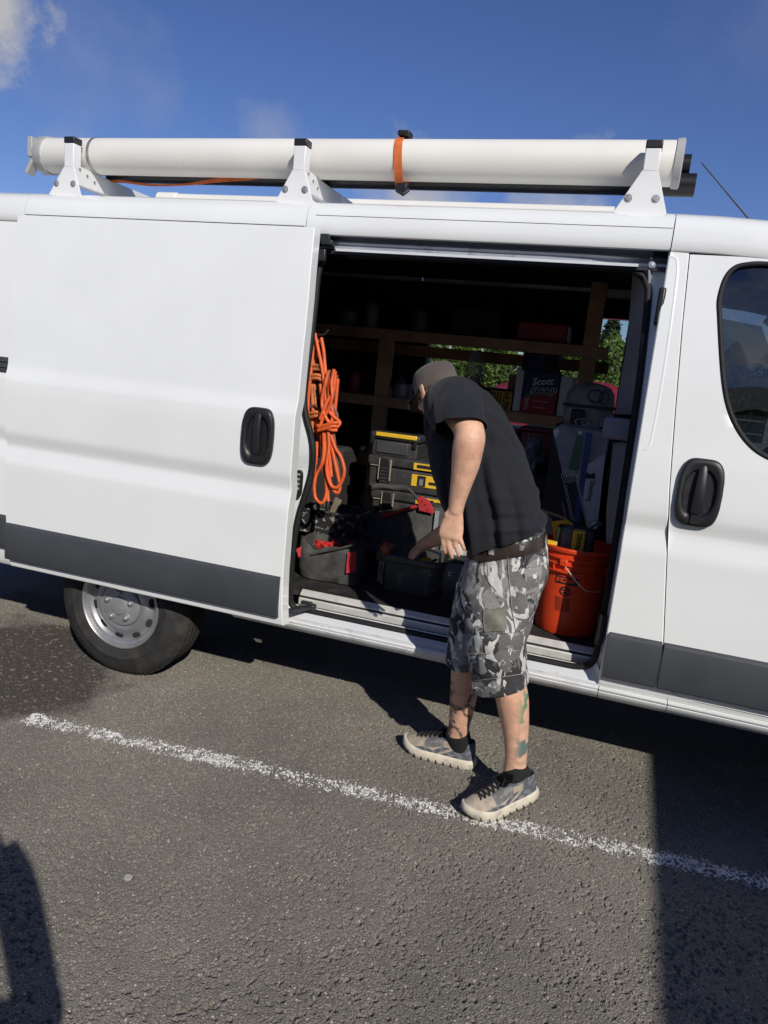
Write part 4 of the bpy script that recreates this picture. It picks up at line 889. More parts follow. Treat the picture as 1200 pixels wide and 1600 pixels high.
mb = MB(); mb.tube([P(596, 806, .71), P(615, 802, .71), P(635, 796, .71), P(650, 791, .712)], .011, 8, flat=.8); mb.build('red_piping', red_cloth, tbg, 60)
mb = MB(); mb.prism([P(652, 777, .715), P(660, 775, .715), P(670, 781, .715), P(676, 792, .715), P(678, 803, .715), P(655, 798, .715)], (0, -.006, 0)); rd = mb.build('red_corner', red_cloth, tbg, 40, .004)
for q in ((659, 783), (664, 789), (668, 797)): p = P(*q, .708); mb = MB(); mb.lathe([(0, -.001), (.004, -.001), (.004, .002)], p, 'y', 10); mb.build('eyelet', printed_black, rd)
mb = MB(); mb.tube(catmull([P(557, 800, .76), P(566, 778, .76), P(578, 763, .76), P(600, 760, .76), P(632, 761, .76), P(648, 774, .76), P(656, 786, .74)], 5), .008, 8); mb.tube(catmull([P(576, 763, .755), P(590, 760, .755), P(612, 762, .755), P(634, 762, .755)], 5), .017, 10); mb.build('handle', canvas, tbg, 60)
mb = MB(); mb.bb((x1-.04, .715, FL+.08), (x1-.02, .722, zr_-.01)); mb.build('grey_edge', grey_trim, tbg)

# ---- open tool bag by the seal
x0, x1 = P(456, 905, .33).x, P(556, 905, .36).x
ob = thing('open_tool_bag', 'open black canvas tool bag with a red side patch on the sill, holding red-handled tools', 'tool bag', ((x0+x1)/2, .43, FL))
zt_ = P(520, 852, .36).z
mb = MB(); rings = []
for t_, ins in ((0, .03), (.03, .01), (.3, .0), (.7, .0), (.97, .006), (1, .012), (.98, .022), (.5, .03)):
    ring = []
    for a in [2*math.pi*i/56 for i in range(56)]:
        c, s_ = math.cos(a), math.sin(a); x = (x0+x1)/2+((x1-x0)/2-ins)*math.copysign(abs(c)**.5, c); y = .45+(.115-ins)*math.copysign(abs(s_)**.5, s_)
        w_ = (.016*noise.noise((x*11, y*8, t_*2.2))+.008*noise.noise((x*24, y*20, t_*6)))*(1 if t_ > .02 else 0); dip = -.035*math.exp(-((x-(x0+.10))/.05)**2)*(1 if y < .45 else 0)
        ring.append(Vector((x+w_, y-w_, lerp(FL+.001, zt_+dip+.012*noise.noise((x*7, y*5, 9)), t_))))
    rings.append(ring)
mb.loft(rings, True, False); mb.build('body', canvas, ob, 60)
mb = MB(); a, b_ = P(541, 862, .335), P(557, 896, .345); n_ = 4
mb.prism([P(543, 863, .330), P(557, 862, .345), P(556, 893, .345), P(540, 896, .330)], (.001, -.004, 0)); mb.build('red_patch', red_cloth, ob, 40, .002)
mb = MB(); mb.tube([p+Vector((0, -.004, 0)) for p in catmull([P(487, 866, .335), P(505, 862, .335), P(530, 857, .335), P(556, 850, .345)], 5)], .005, 6); mb.build('rim_binding', canvas, ob, 60)
mb = MB(); mb.prism([P(462, 858, .345), P(474, 852, .36), P(478, 866, .36), P(466, 872, .345)], (0, .01, 0)); mb.build('red_pocket', red_cloth, ob, 40, .003)
for (px_, py_, s_, lab) in ((500, 851, .022, 'red plastic tool grip, left one in the open tool bag'), (512, 853, .026, 'rounded red tool grip in the middle of the open bag'), (524, 852, .024, 'red tool grip on the right in the open bag'), (548, 851, .013, 'small orange-red knob at the open bag\'s right end')):
    c_ = P(px_, py_, .42); tg = thing('red_grip', lab, 'tool handle', c_-Vector((0, 0, .06))); lump('knob', c_, (s_*1.25, s_*.7, s_*.75), red_plastic, tg, px_, .7, 14); mb = MB(); mb.tube([c_, c_+Vector((.02, .03, -.1))], s_*.45, 8); mb.build('shank', steel, tg)
# ---- paint-splashed tray on a crate behind the bag
x0, x1, z0, z1 = ib(464, 799, 555, 838, .55)
mb = MB(); mb.bb((x0, .60, FL), (x1+.02, .86, z0-.002)); tag(mb.build('dark_crate', tool_black, None, 40, .01), 'dark crate carrying the paint-splashed tray', 'crate')
ty_ = thing('splashed_tray', 'black plastic tray spattered with white paint behind the open tool bag', 'tray', ((x0+x1)/2, .65, z0))
mb = MB(); ring = lambda e, z: [Vector((x0-e, .55-e, z)), Vector((x1+e, .55-e, z)), Vector((x1+e, .80+e, z)), Vector((x0-e, .80+e, z))]
mb.loft([ring(-.012, z0), ring(0, z1-.016), ring(.006, z1-.014), ring(.006, z1), ring(-.004, z1), ring(-.012, z1-.03)], True, True); mb.build('tub', scuffed, ty_, 30, .003)
mb = MB(); p = P(523, 792, .62); mb.box(p, (.03, .02, .07), Matrix.Rotation(R(20), 3, 'Y')); mb.box(p+Vector((.012, 0, .03)), (.04, .014, .03), Matrix.Rotation(R(20), 3, 'Y')); tag(mb.build('paint_brush', mat('bristle', (.2, .16, .11), .9), None, 40, .004), 'old paint brush lying on the splashed tray', 'brush')
mb = MB(); p = P(490, 795, .62); mb.lathe([(0, 0), (.03, .0), (.032, .03), (.028, .05), (0, .052)], p-Vector((0, 0, .02)), 'z', 16); tag(mb.build('black_cup', tool_black, None), 'dark cup standing on the splashed tray below the cords', 'cup')

# ---- tool bin the man reaches into
bn = thing('tool_bin', 'open black tool bin with scuffed corners that the man reaches into', 'bin', (-.86, .55, FL))
bx0, bx1, by0, by1 = -1.015, -.70, .405, .66
mb = MB(); rings = []
def brick_ring(e, z, ch=.045): return [Vector(p) for p in ((bx0-e+ch, by0-e, z), (bx1+e-ch, by0-e, z), (bx1+e, by0-e+ch, z), (bx1+e, by1+e-ch, z), (bx1+e-ch, by1+e, z), (bx0-e+ch, by1+e, z), (bx0-e, by1+e-ch, z), (bx0-e, by0-e+ch, z))]
ztb = .725
mb.loft([brick_ring(-.014, FL+.001), brick_ring(-.01, FL+.008), brick_ring(0, ztb-.03), brick_ring(.012, ztb-.028), brick_ring(.012, ztb-.004), brick_ring(.006, ztb), brick_ring(-.004, ztb), brick_ring(-.006, ztb-.03), brick_ring(-.016, FL+.03)]); mb.build('tub', mat('bin_black', (.06, .06, .056), .5, var=.25, vscale=15, dirt=(.17, .16, .13), dscale=13, dlo=.56, dhi=.72), bn, 30, .003)
mb = MB(); q = (Vector((bx0+.045, by0, 0))+Vector((bx0, by0+.045, 0)))/2; M3 = Matrix.Rotation(R(-45), 3, 'Z'); mb.box((q.x-.001, q.y-.001, lerp(FL, ztb, .45)), (.05, .006, .11), M3); mb.build('lit_corner', mat('lit_scuffed_grey', (.10, .10, .09), .6, var=.4, vscale=30, dirt=(.3, .28, .24), dscale=20, dlo=.45, dhi=.65), bn, 40, .002)  # chamfered corner coloured lighter as if lit, with scuffs
def tool_tube(name, label, cat, a, b_, r, m_, m2=None, tip=.35):
    t_ = thing(name, label, cat, a); mb = MB(); c_ = a.lerp(b_, 1-tip); mb.tube([a, a.lerp(c_, .05), c_], [r*.9, r, r], 14); mb.build('barrel', m_, t_, 50); mb = MB(); mb.tube([c_, c_.lerp(b_, .15), c_.lerp(b_, .75), b_], [r*1.04, r*1.06, r*.95, r*.5], 14); mb.build('end', m2 or m_, t_, 50)
can_or = mat('can_orange', (.62, .14, .02), .35, var=.2, vscale=25, dirt=(.5, .5, .5), dscale=18, dlo=.6, dhi=.65)
tool_tube('spray_can', 'orange spray can lying tilted in the left of the tool bin', 'can', P(596, 876, .47), P(607, 848, .50), .028, can_or, mat('can_rust', (.30, .06, .03), .4))
blue_p = mat('tool_blue', (.02, .10, .32), .4)
for k, (px_, py_) in enumerate(((617, 876), (625, 878))):
    a = P(px_, py_, .48); tool_tube('pliers', ('left' if k == 0 else 'right')+' blue-handled plier grip sticking up in the tool bin', 'pliers', a-Vector((0, 0, .06)), a+Vector((.004, .01, .03)), .009, steel, blue_p, .7)
a = P(655, 878, .5); tool_tube('screwdriver', 'yellow-handled screwdriver lying in the right half of the tool bin', 'screwdriver', a+Vector((-.05, 0, -.02)), a+Vector((.05, .02, .02)), .011, black_plastic, yellow, .5)
mb = MB(); c_ = P(668, 872, .53); mb.tube([c_+Vector((-.05, 0, -.04)), c_+Vector((-.05, 0, .05)), c_+Vector((.06, 0, .03)), c_+Vector((.06, 0, -.05))], .007, 8); tag(mb.build('wire_frame', steel, None, 60), 'bent grey metal frame standing in the tool bin', 'frame')
for k in range(9):
    rr_ = random.Random(k); a = Vector((rr_.uniform(bx0+.04, bx1-.06), rr_.uniform(by0+.06, by1-.05), FL+.05+rr_.uniform(0, .06))); b_ = a+Vector((rr_.uniform(-.08, .08), rr_.uniform(-.05, .05), rr_.uniform(-.01, .05)))
    tool_tube('hand_tool', 'dark hand tool lying in a jumble at the bottom of the tool bin', 'tool', a, b_, rr_.uniform(.007, .013), rr_.choice((tool_black, steel, dark_metal)), rr_.choice((tool_black, red_plastic, tool_black)))
for o_ in COL.objects:
    if o_.name.startswith('hand_tool'): o_['group'] = 'loose tools in the bin'
# ---- white jug and black tool case by the man's hip
jg = thing('white_jug', 'pale plastic jug on the van floor behind the man\'s hanging hand', 'jug', (-.66, .74, FL))
x0, x1, z0, z1 = ib(684, 826, 724, 905, .74)
mb = MB(); rings = []
for z, s_ in ((FL+.001, .9), (FL+.02, 1), (z1-.09, 1), (z1-.03, .7), (z1-.015, .3), (z1, .3)):
    rings.append([Vector(((x0+x1)/2+(x1-x0)/2*s_*math.copysign(abs(math.cos(a))**.6, math.cos(a)), .80+.08*s_*math.copysign(abs(math.sin(a))**.6, math.sin(a)), z)) for a in [2*math.pi*i/24 for i in range(24)]])
mb.loft(rings); mb.build('body', pale, jg, 50); mb = MB(); mb.lathe([(.0, .03), (.022, .03), (.024, .0)], ((x0+x1)/2, .80, z1-.005), 'z', 16); mb.build('cap', black_plastic, jg)
dc = thing('tool_case', 'rounded black tool case on the van floor between bin and the man\'s shorts', 'case', (-.60, .5, FL))
x0, x1, z0, z1 = ib(686, 880, 740, 945, .42)
mb = MB(); rings = []
for y, s_ in ((.40, .86), (.41, .97), (.44, 1), (.54, 1), (.56, .95)):
    rings.append([Vector(((x0+x1)/2+.01+(x1-x0)/2*s_*math.copysign(abs(math.cos(a))**.6, math.cos(a)), y, FL+.1+.098*s_*math.copysign(abs(math.sin(a))**.6, math.sin(a)))) for a in [2*math.pi*i/28 for i in range(28)]])
mb.loft(rings); mb.build('shell', tool_black, dc, 50)
p = P(704, 897, .40); mb = MB(); mb.tube([p+Vector((math.cos(a)*.009, 0, math.sin(a)*.009)) for a in [R(50+i*26) for i in range(11)]], .0018, 6); mb.build('emblem', printed_white, dc)
# more clutter in the deep shade
tag(MB().bb((-1.9, 1.1, FL), (-1.5, 1.36, 1.1)).build('storage_bin', dark_lining, None, 40, .02), 'dark storage bin in the shade left of the toolboxes', 'bin')

# ---- extension cords on a hook
hk = thing('cord_hook', 'small dark steel hook inside the rear door jamb', 'hook', P(497, 521, .46))
h0 = P(494, 524, .44); mb = MB(); mb.tube([h0+Vector((-.06, .03, .03)), h0+Vector((0, 0, .0)), h0+Vector((.05, -.01, .008)), h0+Vector((.062, -.01, .03))], .006, 8); mb.build('prong', dark_metal, hk, 60)
mb = MB(); mb.bb((h0.x-.10, h0.y+.02, h0.z-.01), (h0.x-.055, h0.y+.045, h0.z+.06)); mb.build('plate', dark_metal, hk)
def cord(name, m_, label, paths, r=.0084):
    t_ = thing(name, label, 'cord', P(505, 650, .42), 'extension cords hung by the door')
    for pts in paths:
        mb = MB(); mb.tube(catmull([P(px_, py_, y_) for px_, py_, y_ in pts], 6), r, 8); mb.build('cord_loop', m_, t_, 70)
Y0 = .40
cord('extension_cord', cord_orange, 'bright orange extension cord hanked in long loops on the hook, front one', [
    [(490, 523, .43), (488, 560, .42), (484, 600, .40), (481, 640, .40), (486, 680, .40), (494, 715, .41)],
    [(492, 521, .42), (497, 545, .41), (503, 575, .40), (507, 605, .39), (510, 640, .39)],
    [(502, 528, .43), (506, 550, .42), (508, 575, .41), (512, 600, .40)],
    [(513, 580, .38), (508, 600, .37), (503, 625, .37), (506, 645, .36), (514, 660, .36), (524, 668, .36), (531, 660, .37), (520, 650, .37), (512, 640, .37)],
    [(522, 577, .38), (518, 600, .37), (519, 620, .36), (513, 640, .36), (504, 655, .36), (500, 668, .36)],
    [(524, 580, .38), (521, 610, .375), (510, 630, .36), (500, 655, .36)],
    [(497, 673, .35), (508, 670, .345), (520, 666, .345), (528, 667, .36)], [(498, 668, .35), (510, 664, .345), (522, 661, .345), (529, 660, .36)],
    [(505, 672, .365), (506, 700, .36), (503, 725, .355), (494, 742, .35), (491, 760, .35), (493, 778, .35), (501, 786, .35), (506, 783, .355), (510, 770, .36), (509, 740, .36), (508, 700, .365)],
    [(513, 672, .36), (514, 700, .355), (511, 720, .35), (511, 740, .345), (517, 758, .345), (526, 762, .345), (534, 752, .35), (538, 735, .35), (533, 715, .355), (524, 700, .36), (517, 680, .36)],
    [(509, 674, .37), (510, 710, .365), (513, 740, .36), (520, 764, .355), (528, 770, .355), (531, 758, .36), (526, 735, .36), (520, 705, .365), (518, 680, .37)],
    [(511, 690, .375), (512, 730, .37), (512, 765, .365), (513, 783, .365)],
    [(495, 690, .38), (494, 715, .375), (491, 735, .37), (490, 755, .37)],
    [(487, 540, .44), (483, 580, .42), (479, 620, .41), (482, 655, .41), (488, 690, .41), (495, 725, .41)], [(500, 600, .39), (503, 630, .385), (500, 660, .38), (504, 700, .38), (507, 740, .375)], [(517, 590, .385), (514, 620, .38), (520, 645, .375), (516, 672, .37), (515, 710, .37), (518, 745, .365)], [(528, 592, .39), (525, 625, .385), (522, 650, .38), (514, 675, .37)], [(496, 665, .36), (507, 668, .35), (519, 672, .35), (527, 672, .36)]])
cord('extension_cord', cord_tan, 'tan-orange extension cord wound tight behind the bright orange one', [
    [(493, 525, .46), (491, 550, .45), (489, 575, .44), (486, 600, .43), (484, 625, .43)], [(497, 530, .46), (494, 555, .45), (492, 580, .44), (489, 605, .43), (492, 640, .43), (496, 680, .43), (498, 715, .43)],
    [(482, 595, .41), (490, 591, .40), (499, 592, .40), (505, 597, .41)], [(481, 590, .41), (490, 586, .40), (500, 587, .40), (506, 592, .41)], [(482, 582, .42), (491, 577, .41), (501, 578, .41), (507, 586, .42)], [(483, 576, .42), (492, 571, .41), (502, 573, .41)],
    [(486, 652, .40), (493, 650, .395), (501, 650, .40)], [(485, 646, .40), (493, 644, .395), (502, 645, .40)],
    [(487, 600, .42), (489, 640, .42), (488, 670, .42), (492, 700, .42)], [(491, 600, .425), (494, 640, .425), (497, 670, .425), (495, 710, .42)]])
cord('extension_cord', cord_brown, 'dark brown cord twisted among the orange loops', [
    [(515, 578, .395), (512, 600, .39), (514, 620, .385), (521, 635, .38), (527, 650, .38), (524, 660, .38)], [(527, 586, .39), (524, 600, .39), (520, 620, .38), (510, 640, .37), (501, 655, .37)],
    [(485, 636, .42), (494, 634, .41), (500, 642, .41)], [(521, 676, .37), (524, 700, .37), (528, 730, .37), (530, 750, .37)], [(507, 676, .38), (504, 705, .38), (505, 740, .375)], [(484, 560, .44), (486, 600, .43), (484, 640, .43)]], .0076)

pg = thing('cord_plug', 'black cord plug dangling at the bottom of the orange loops', 'plug', P(512, 790, .365))
mb = MB(); q = P(512.5, 786, .365); mb.tube([q+Vector((0, 0, .012)), q, q-Vector((0, 0, .03))], [.006, .010, .012], 10); mb.build('grip', black_plastic, pg, 50)
mb = MB(); mb.box(q-Vector((.005, 0, .038)), (.002, .006, .016)); mb.box(q-Vector((-.005, 0, .038)), (.002, .006, .016)); mb.build('prong', steel, pg)
# small stuff on the shelves
rb = random.Random(21)
for k, (x, z, h, w, lab, col) in enumerate([(-1.33, 1.404, .13, .03, 'slim dark bottle right of the paint tins', (.05, .06, .08)), (-2.0, 1.404, .16, .045, 'pale spray bottle in the gloom at the left of the middle shelf', (.4, .4, .38)), (-1.86, 1.404, .12, .05, 'brown jar in the gloom left of the paint tins', (.2, .12, .06)), (-1.62, 1.404, .14, .035, 'dull red aerosol left of the shelf post', (.35, .05, .04)), (-.62, 1.063, .09, .05, 'small grey tub in front of the red crates', (.25, .25, .26)), (-1.25, 1.79, .15, .05, 'tall tin on the top shelf above the cap', (.14, .12, .1)), (-1.7, 1.79, .12, .06, 'squat can on the dark top shelf at left', (.18, .15, .12)), (-1.55, 1.79, .17, .04, 'tube standing on the top shelf beside the can', (.3, .28, .25))]):
    bt = thing('shelf_bottle', lab, 'bottle', (x, 1.5, z)); mb = MB(); mb.lathe([(w*.95, .001), (w, .006), (w, h*.72), (w*.85, h*.8), (w*.4, h*.86), (w*.4, h*.9)], (x, 1.5, z), 'z', 18, True, True); mb.build('body', mat('bottle_%d' % k, col, .4), bt, 40); mb = MB(); mb.lathe([(w*.46, h*.88), (w*.46, h), (w*.4, h*1.01)], (x, 1.5, z), 'z', 14, True, True); mb.build('cap', black_plastic, bt, 40)
# ================================================================== THE MAN AT THE DOOR
def frame_ring(c, t, ref, ra, rb, n=20, pw=2.0, rot=0):
    t = t.normalized(); a = (ref-t*ref.dot(t)).normalized(); b_ = t.cross(a)
    pts = []
    for i in range(n):
        th = 2*math.pi*i/n+rot; cc, s_ = math.cos(th), math.sin(th)
        pts.append(c+a*(math.copysign(abs(cc)**(2/pw), cc)*ra)+b_*(math.copysign(abs(s_)**(2/pw), s_)*rb))
    return pts
def limb(mb, spec, ref=Vector((0, -1, 0)), n=20, k=4, pw=2.0):
    """spec: (point, ra, rb) joints, smoothed; closed with rounded ends"""
    pts = catmull([s_[0] for s_ in spec], k); m_ = len(spec)
    ra = catmull([Vector((s_[1], s_[2], 0)) for s_ in spec], k)
    rings = []
    for i, p in enumerate(pts):
        t = pts[min(i+1, len(pts)-1)]-pts[max(i-1, 0)]
        rings.append(frame_ring(p, t, ref, ra[i].x, ra[i].y, n, pw))
    mb.loft(rings); return mb
def ball(mb, c, r, n=12):
    rings = []
    r = Vector((r, r, r)) if isinstance(r, float) else Vector(r)
    for i in range(1, n):
        ph = math.pi*i/n; rings.append([Vector(c)+Vector((r.x*math.sin(ph)*math.cos(a), r.y*math.sin(ph)*math.sin(a), r.z*math.cos(ph))) for a in [2*math.pi*j/16 for j in range(16)]])
    mb.loft(rings)
def hand(mb, W, D, Nn, side, curl=(.35, .45, .5, .55), spread=.06, slant=0.0, scale=1.0, thumb=(.5, .35)):
    """W wrist, D towards the finger tips, Nn back of the hand, side = +1 when the thumb lies on +D x Nn"""
    D = D.normalized(); Nn = (Nn-D*Nn.dot(D)).normalized(); S_ = D.cross(Nn)*side
    sc = scale
    limb(mb, [(W-D*.03*sc, .024*sc, .020*sc), (W, .026*sc, .019*sc), (W+D*.03*sc, .034*sc, .016*sc), (W+D*.065*sc, .041*sc, .0145*sc), (W+D*.092*sc, .040*sc, .012*sc), (W+D*.10*sc, .034*sc, .007*sc)], ref=S_, n=18, pw=2.6)
    for i, (off, ln, r) in enumerate(((.030, .076, .0088), (.0105, .084, .0092), (-.010, .078, .0088), (-.0295, .060, .0078))):
        b_ = W+D*(.090-.006*abs(i-1))*sc+S_*off*sc; d = (D+S_*(spread*(1.5-i)+slant)).normalized(); pts = [(b_-d*.015*sc, r*sc, r*sc)]; ang_ = 0; p = b_
        segs = (ln*.46, ln*.31, ln*.25); pts.append((p, r*1.06*sc, r*1.06*sc))
        for j, s_ in enumerate(segs):
            ang_ += curl[i]*(.75, 1.0, .7)[j]
            dd = (d*math.cos(ang_)-Nn*math.sin(ang_)).normalized(); q = p+dd*s_*sc
            pts.append((p.lerp(q, .5), r*(1-.07*j)*sc, r*(.97-.07*j)*sc)); pts.append((q, r*(1.0-.10*j)*sc*(1 if j < 2 else .72), r*(1.0-.10*j)*sc*(1 if j < 2 else .72))); p = q
        limb(mb, pts, ref=S_, n=12, k=2)
    tb_ = W+D*.022*sc+S_*.022*sc; td = (D*.72+S_*thumb[0]-Nn*thumb[1]).normalized(); td2 = (D*.95+S_*.1-Nn*thumb[1]).normalized()
    limb(mb, [(tb_-td*.01*sc, .014*sc, .013*sc), (tb_+td*.03*sc, .0135*sc, .012*sc), (tb_+td*.052*sc, .0108*sc, .010*sc), (tb_+td*.052*sc+td2*.022*sc, .0105*sc, .0092*sc), (tb_+td*.052*sc+td2*.036*sc, .0065*sc, .006*sc)], ref=Nn, n=12, k=3)
def head(mb, H, f, l, u, s=1.0):
    """H centre of the skull; f face direction, l its left, u up"""
    def G(x, y, z): return H+(f*x+l*y+u*z)*s
    secs = [(-.118, .035, .040, -.012), (-.110, .052, .050, -.005), (-.095, .062, .056, .0), (-.075, .072, .062, -.002), (-.05, .083, .066, -.004), (-.02, .091, .070, -.004), (.015, .096, .074, -.002), (.05, .095, .075, 0), (.08, .084, .068, 0), (.10, .064, .053, 0), (.113, .035, .03, 0), (.117, .008, .008, 0)]
    rings = []
    for z, rx, ry, ox in secs:
        ring = []
        for i in range(32):
            a = 2*math.pi*i/32; c, s_ = math.cos(a), math.sin(a); x = rx*c; y = ry*math.copysign(abs(s_)**.92, s_)
            if z < -.03 and c < 0: x *= lerp(1, .62, min(1, (-.03-z)/.07))        # jaw does not reach the nape
            ring.append(G(x+ox, y, z))
        rings.append(ring)
    mb.loft(rings)
    limb(mb, [(G(.085, 0, .022), .008, .009), (G(.098, 0, .0), .010, .011), (G(.112, 0, -.022), .014, .012), (G(.100, 0, -.034), .015, .009), (G(.085, 0, -.038), .010, .006)], ref=l, n=12)   # nose
    for sd in (-1, 1):
        limb(mb, [(G(.082, sd*.012, .030), .006, .007), (G(.086, sd*.032, .034), .008, .007), (G(.074, sd*.054, .028), .006, .006)], ref=u, n=10)      # brow
        ball(mb, G(.072, sd*.033, .010), .013, 8)                                                                                  # eyelids
        ball(mb, G(.062, sd*.042, -.022), .019, 8)                                                                                 # cheek
        e = G(-.006, sd*.073, .0); o_ = (l*sd*.75-f*.5).normalized()
        limb(mb, [(e+u*.030*s+o_*.004, .008, .004), (e+u*.026*s+o_*.012-f*.006, .014, .005), (e+o_*.013-f*.009, .015, .005), (e-u*.02*s+o_*.009-f*.002, .010, .005), (e-u*.032*s+o_*.003, .006, .005)], ref=f, n=12)
    limb(mb, [(G(.084, -.024, -.066), .004, .004), (G(.094, 0, -.062), .006, .006), (G(.084, .024, -.066), .004, .004)], ref=u, n=8)
    limb(mb, [(G(.083, -.020, -.075), .004, .004), (G(.093, 0, -.074), .0065, .007), (G(.083, .020, -.075), .004, .004)], ref=u, n=8)
    ball(mb, G(.072, 0, -.103), .021, 8)
def skinmat(name, col):
    M_ = mat(name, col, .5, var=.16, vscale=26, bump=.22, bscale=170, spec=.4, dirt=(col[0]*.72, col[1]*.52, col[2]*.48), dscale=55, dlo=.60, dhi=.78); t = M_.node_tree; b = t.nodes['Principled BSDF']
    b.inputs['Subsurface Weight'].default_value = .12; b.inputs['Subsurface Radius'].default_value = (.6, .25, .12); b.inputs['Subsurface Scale'].default_value = .012
    at = t.nodes.new('ShaderNodeAttribute'); at.attribute_name = 'tint'
    src = b.inputs['Base Color'].links[0].from_socket; mx = t.nodes.new('ShaderNodeMixRGB')
    t.links.new(at.outputs['Alpha'], mx.inputs[0]); t.links.new(src, mx.inputs[1]); t.links.new(at.outputs['Color'], mx.inputs[2]); t.links.new(mx.outputs[0], b.inputs['Base Color'])
    return M_
def set_tint(me, fn):
    ca = me.color_attributes.new('tint', 'FLOAT_COLOR', 'POINT'); data = []
    for v in me.vertices: data += fn(v.co)
    ca.data.foreach_set('color', data)
def remesh(mb, name, vox, smooth_it=4, fac=.5):
    return apply_mods(name, mb.mesh(name), [('REMESH', dict(mode='VOXEL', voxel_size=vox, use_smooth_shade=True)), ('SMOOTH', dict(factor=fac, iterations=smooth_it))])
def cut(me, cuts, th=.0022):
    bm = bmesh.new(); bm.from_mesh(me)
    for c, d, rad_ in cuts:
        vs_ = [v for v in bm.verts if (v.co-c).length < rad_ and (v.co-c).dot(d) > -.05]; vset = set(vs_)
        fs = [f for f in bm.faces if all(v in vset for v in f.verts)]; es = list({e for f in fs for e in f.edges}); vv = list({v for f in fs for v in f.verts})
        bmesh.ops.bisect_plane(bm, geom=vv+es+fs, plane_co=c, plane_no=d, clear_outer=False, clear_inner=False)
        dead = [f for f in bm.faces if (f.calc_center_median()-c).dot(d) > 0 and (f.calc_center_median()-c).length < rad_]
        bmesh.ops.delete(bm, geom=dead, context='FACES')
    bm.to_mesh(me); bm.free()
    return apply_mods(me.name, me, [('SOLIDIFY', dict(thickness=th, offset=-1))])
def displace(me, fn):
    me.calc_normals_split() if hasattr(me, 'calc_normals_split') else None
    nr = [v.normal.copy() for v in me.vertices]
    for v, n_ in zip(me.vertices, nr): v.co += n_*fn(v.co, n_)

man = thing('person', 'man in dark cap, black t-shirt and grey camouflage shorts bending into the van doorway', 'person', (-.35, -.12, 0))
skin = skinmat('skin', (.70, .41, .275))
mb = MB()
# --- legs, shins
PN = lambda a, b_, y: P(a, b_, y)
limb(mb, [(PN(778, 900, -.20), .07, .07), (PN(778, 960, -.22), .075, .07), (PN(780, 1020, -.225), .066, .064), (PN(790, 1050, -.222), .057, .058), (PN(799, 1085, -.205), .062, .060), (PN(803, 1115, -.19), .056, .055), (PN(806, 1150, -.175), .044, .046), (PN(806, 1180, -.165), .037, .041), (PN(804, 1205, -.16), .036, .043), (PN(800, 1228, -.165), .034, .045)], n=24)
limb(mb, [(PN(760, 900, -.10), .06, .06), (PN(745, 960, -.10), .06, .06), (PN(730, 1020, -.095), .056, .056), (PN(727, 1050, -.075), .054, .055), (PN(725, 1078, -.055), .055, .054), (PN(722, 1105, -.03), .049, .049), (PN(718, 1130, -.008), .042, .043), (PN(714, 1152, .012), .036, .040), (Vector((-.458, .032, .075)), .028, .032)], n=24)
# --- torso core (under the clothes), neck
limb(mb, [(PN(790, 900, -.14), .14, .10), (PN(785, 845, -.14), .14, .09), (PN(765, 760, -.12), .14, .10), (PN(735, 690, -.08), .15, .10), (PN(712, 640, -.05), .12, .08), (PN(702, 612, -.02), .065, .06)], n=24)
H = PN(684, 617, -.005)
hf = Vector((-.60, .62, -.50)).normalized(); hu = Vector((-.36, .27, .9)); hu = (hu-hf*hu.dot(hf)).normalized(); hl = hu.cross(hf)
limb(mb, [(PN(708, 620, -.02), .07, .065), (PN(700, 606, -.012), .062, .06), (H-hu*.055-hf*.04, .054, .056), (H-hu*.01-hf*.025, .05, .052)], n=20)
head(mb, H, hf, hl, hu, .93)
# --- left arm (near), hanging from the sleeve
limb(mb, [(PN(706, 634, -.20), .058, .058), (PN(716, 646, -.30), .054, .052), (PN(729, 664, -.39), .050, .049), (PN(734, 682, -.425), .050, .050), (PN(731, 702, -.428), .050, .050), (PN(727, 728, -.420), .043, .045), (PN(721, 755, -.41), .035, .036), (PN(715, 780, -.40), .028, .029), (PN(712, 800, -.395), .024, .025)], n=22)
hand(mb, PN(711.5, 797, -.395), PN(704, 835, -.40)-PN(711.5, 797, -.395), CAM_POS-PN(708, 820, -.39)+Vector((-.5, 0, 0)), 1, curl=(.16, .17, .19, .24), spread=.05, slant=-.40, scale=1.0, thumb=(.28, .75))
# --- right arm reaching into the bin
limb(mb, [(PN(705, 660, .10), .055, .055), (PN(715, 735, .17), .05, .05), (PN(722, 800, .24), .046, .046), (PN(712, 822, .28), .043, .044), (PN(690, 836, .33), .038, .040), (PN(668, 848, .385), .030, .031), (PN(656, 855, .41), .025, .027)], n=20)
hand(mb, PN(657, 854, .41), PN(638, 874, .445)-PN(657, 854, .41), Vector((-.5, -.6, .75)), 1, curl=(.5, .55, .6, .6), spread=.05, slant=.1, scale=.95)
body = remesh(mb, 'body', .0042, 3)
def tattoo(c):
    # near calf, back edge: green and blue ink;  far shin: dark line-work
    q = c
    if q.z < .60 and q.y < -.115 and q.z > .14:
        t_ = noise.noise((q.x*26, q.y*26, q.z*22+3))+.5*noise.noise((q.x*60, q.y*60, q.z*50))
        back = min(max((q.x+.222+.03*(q.z-.3))/.028, 0), 1)*min(max((q.z-.17)/.05, 0), 1)
        band = 1 if (q.z > .36 or q.z < .30) else .25
        a = .85*back*band*min(max((t_+.12)/.25, 0), 1)
        col = (.04, .22, .12) if q.z > .36 else (.03, .15, .16)
        return [*col, a]
    if .12 < q.z < .5 and q.x < -.38 and q.y > -.14:
        t_ = abs(noise.noise((q.x*24+5, q.y*24, q.z*16)))+.35*noise.noise((q.x*60, q.y*60, q.z*60))
        return [.06, .05, .05, .85*min(max((.20-t_)/.12, 0), 1)]
    # reddish knuckles / elbow
    return [.45, .16, .1, .18 if (q.y < -.33 and (q.z < .99 or abs(q.z-1.33) < .03)) else 0]
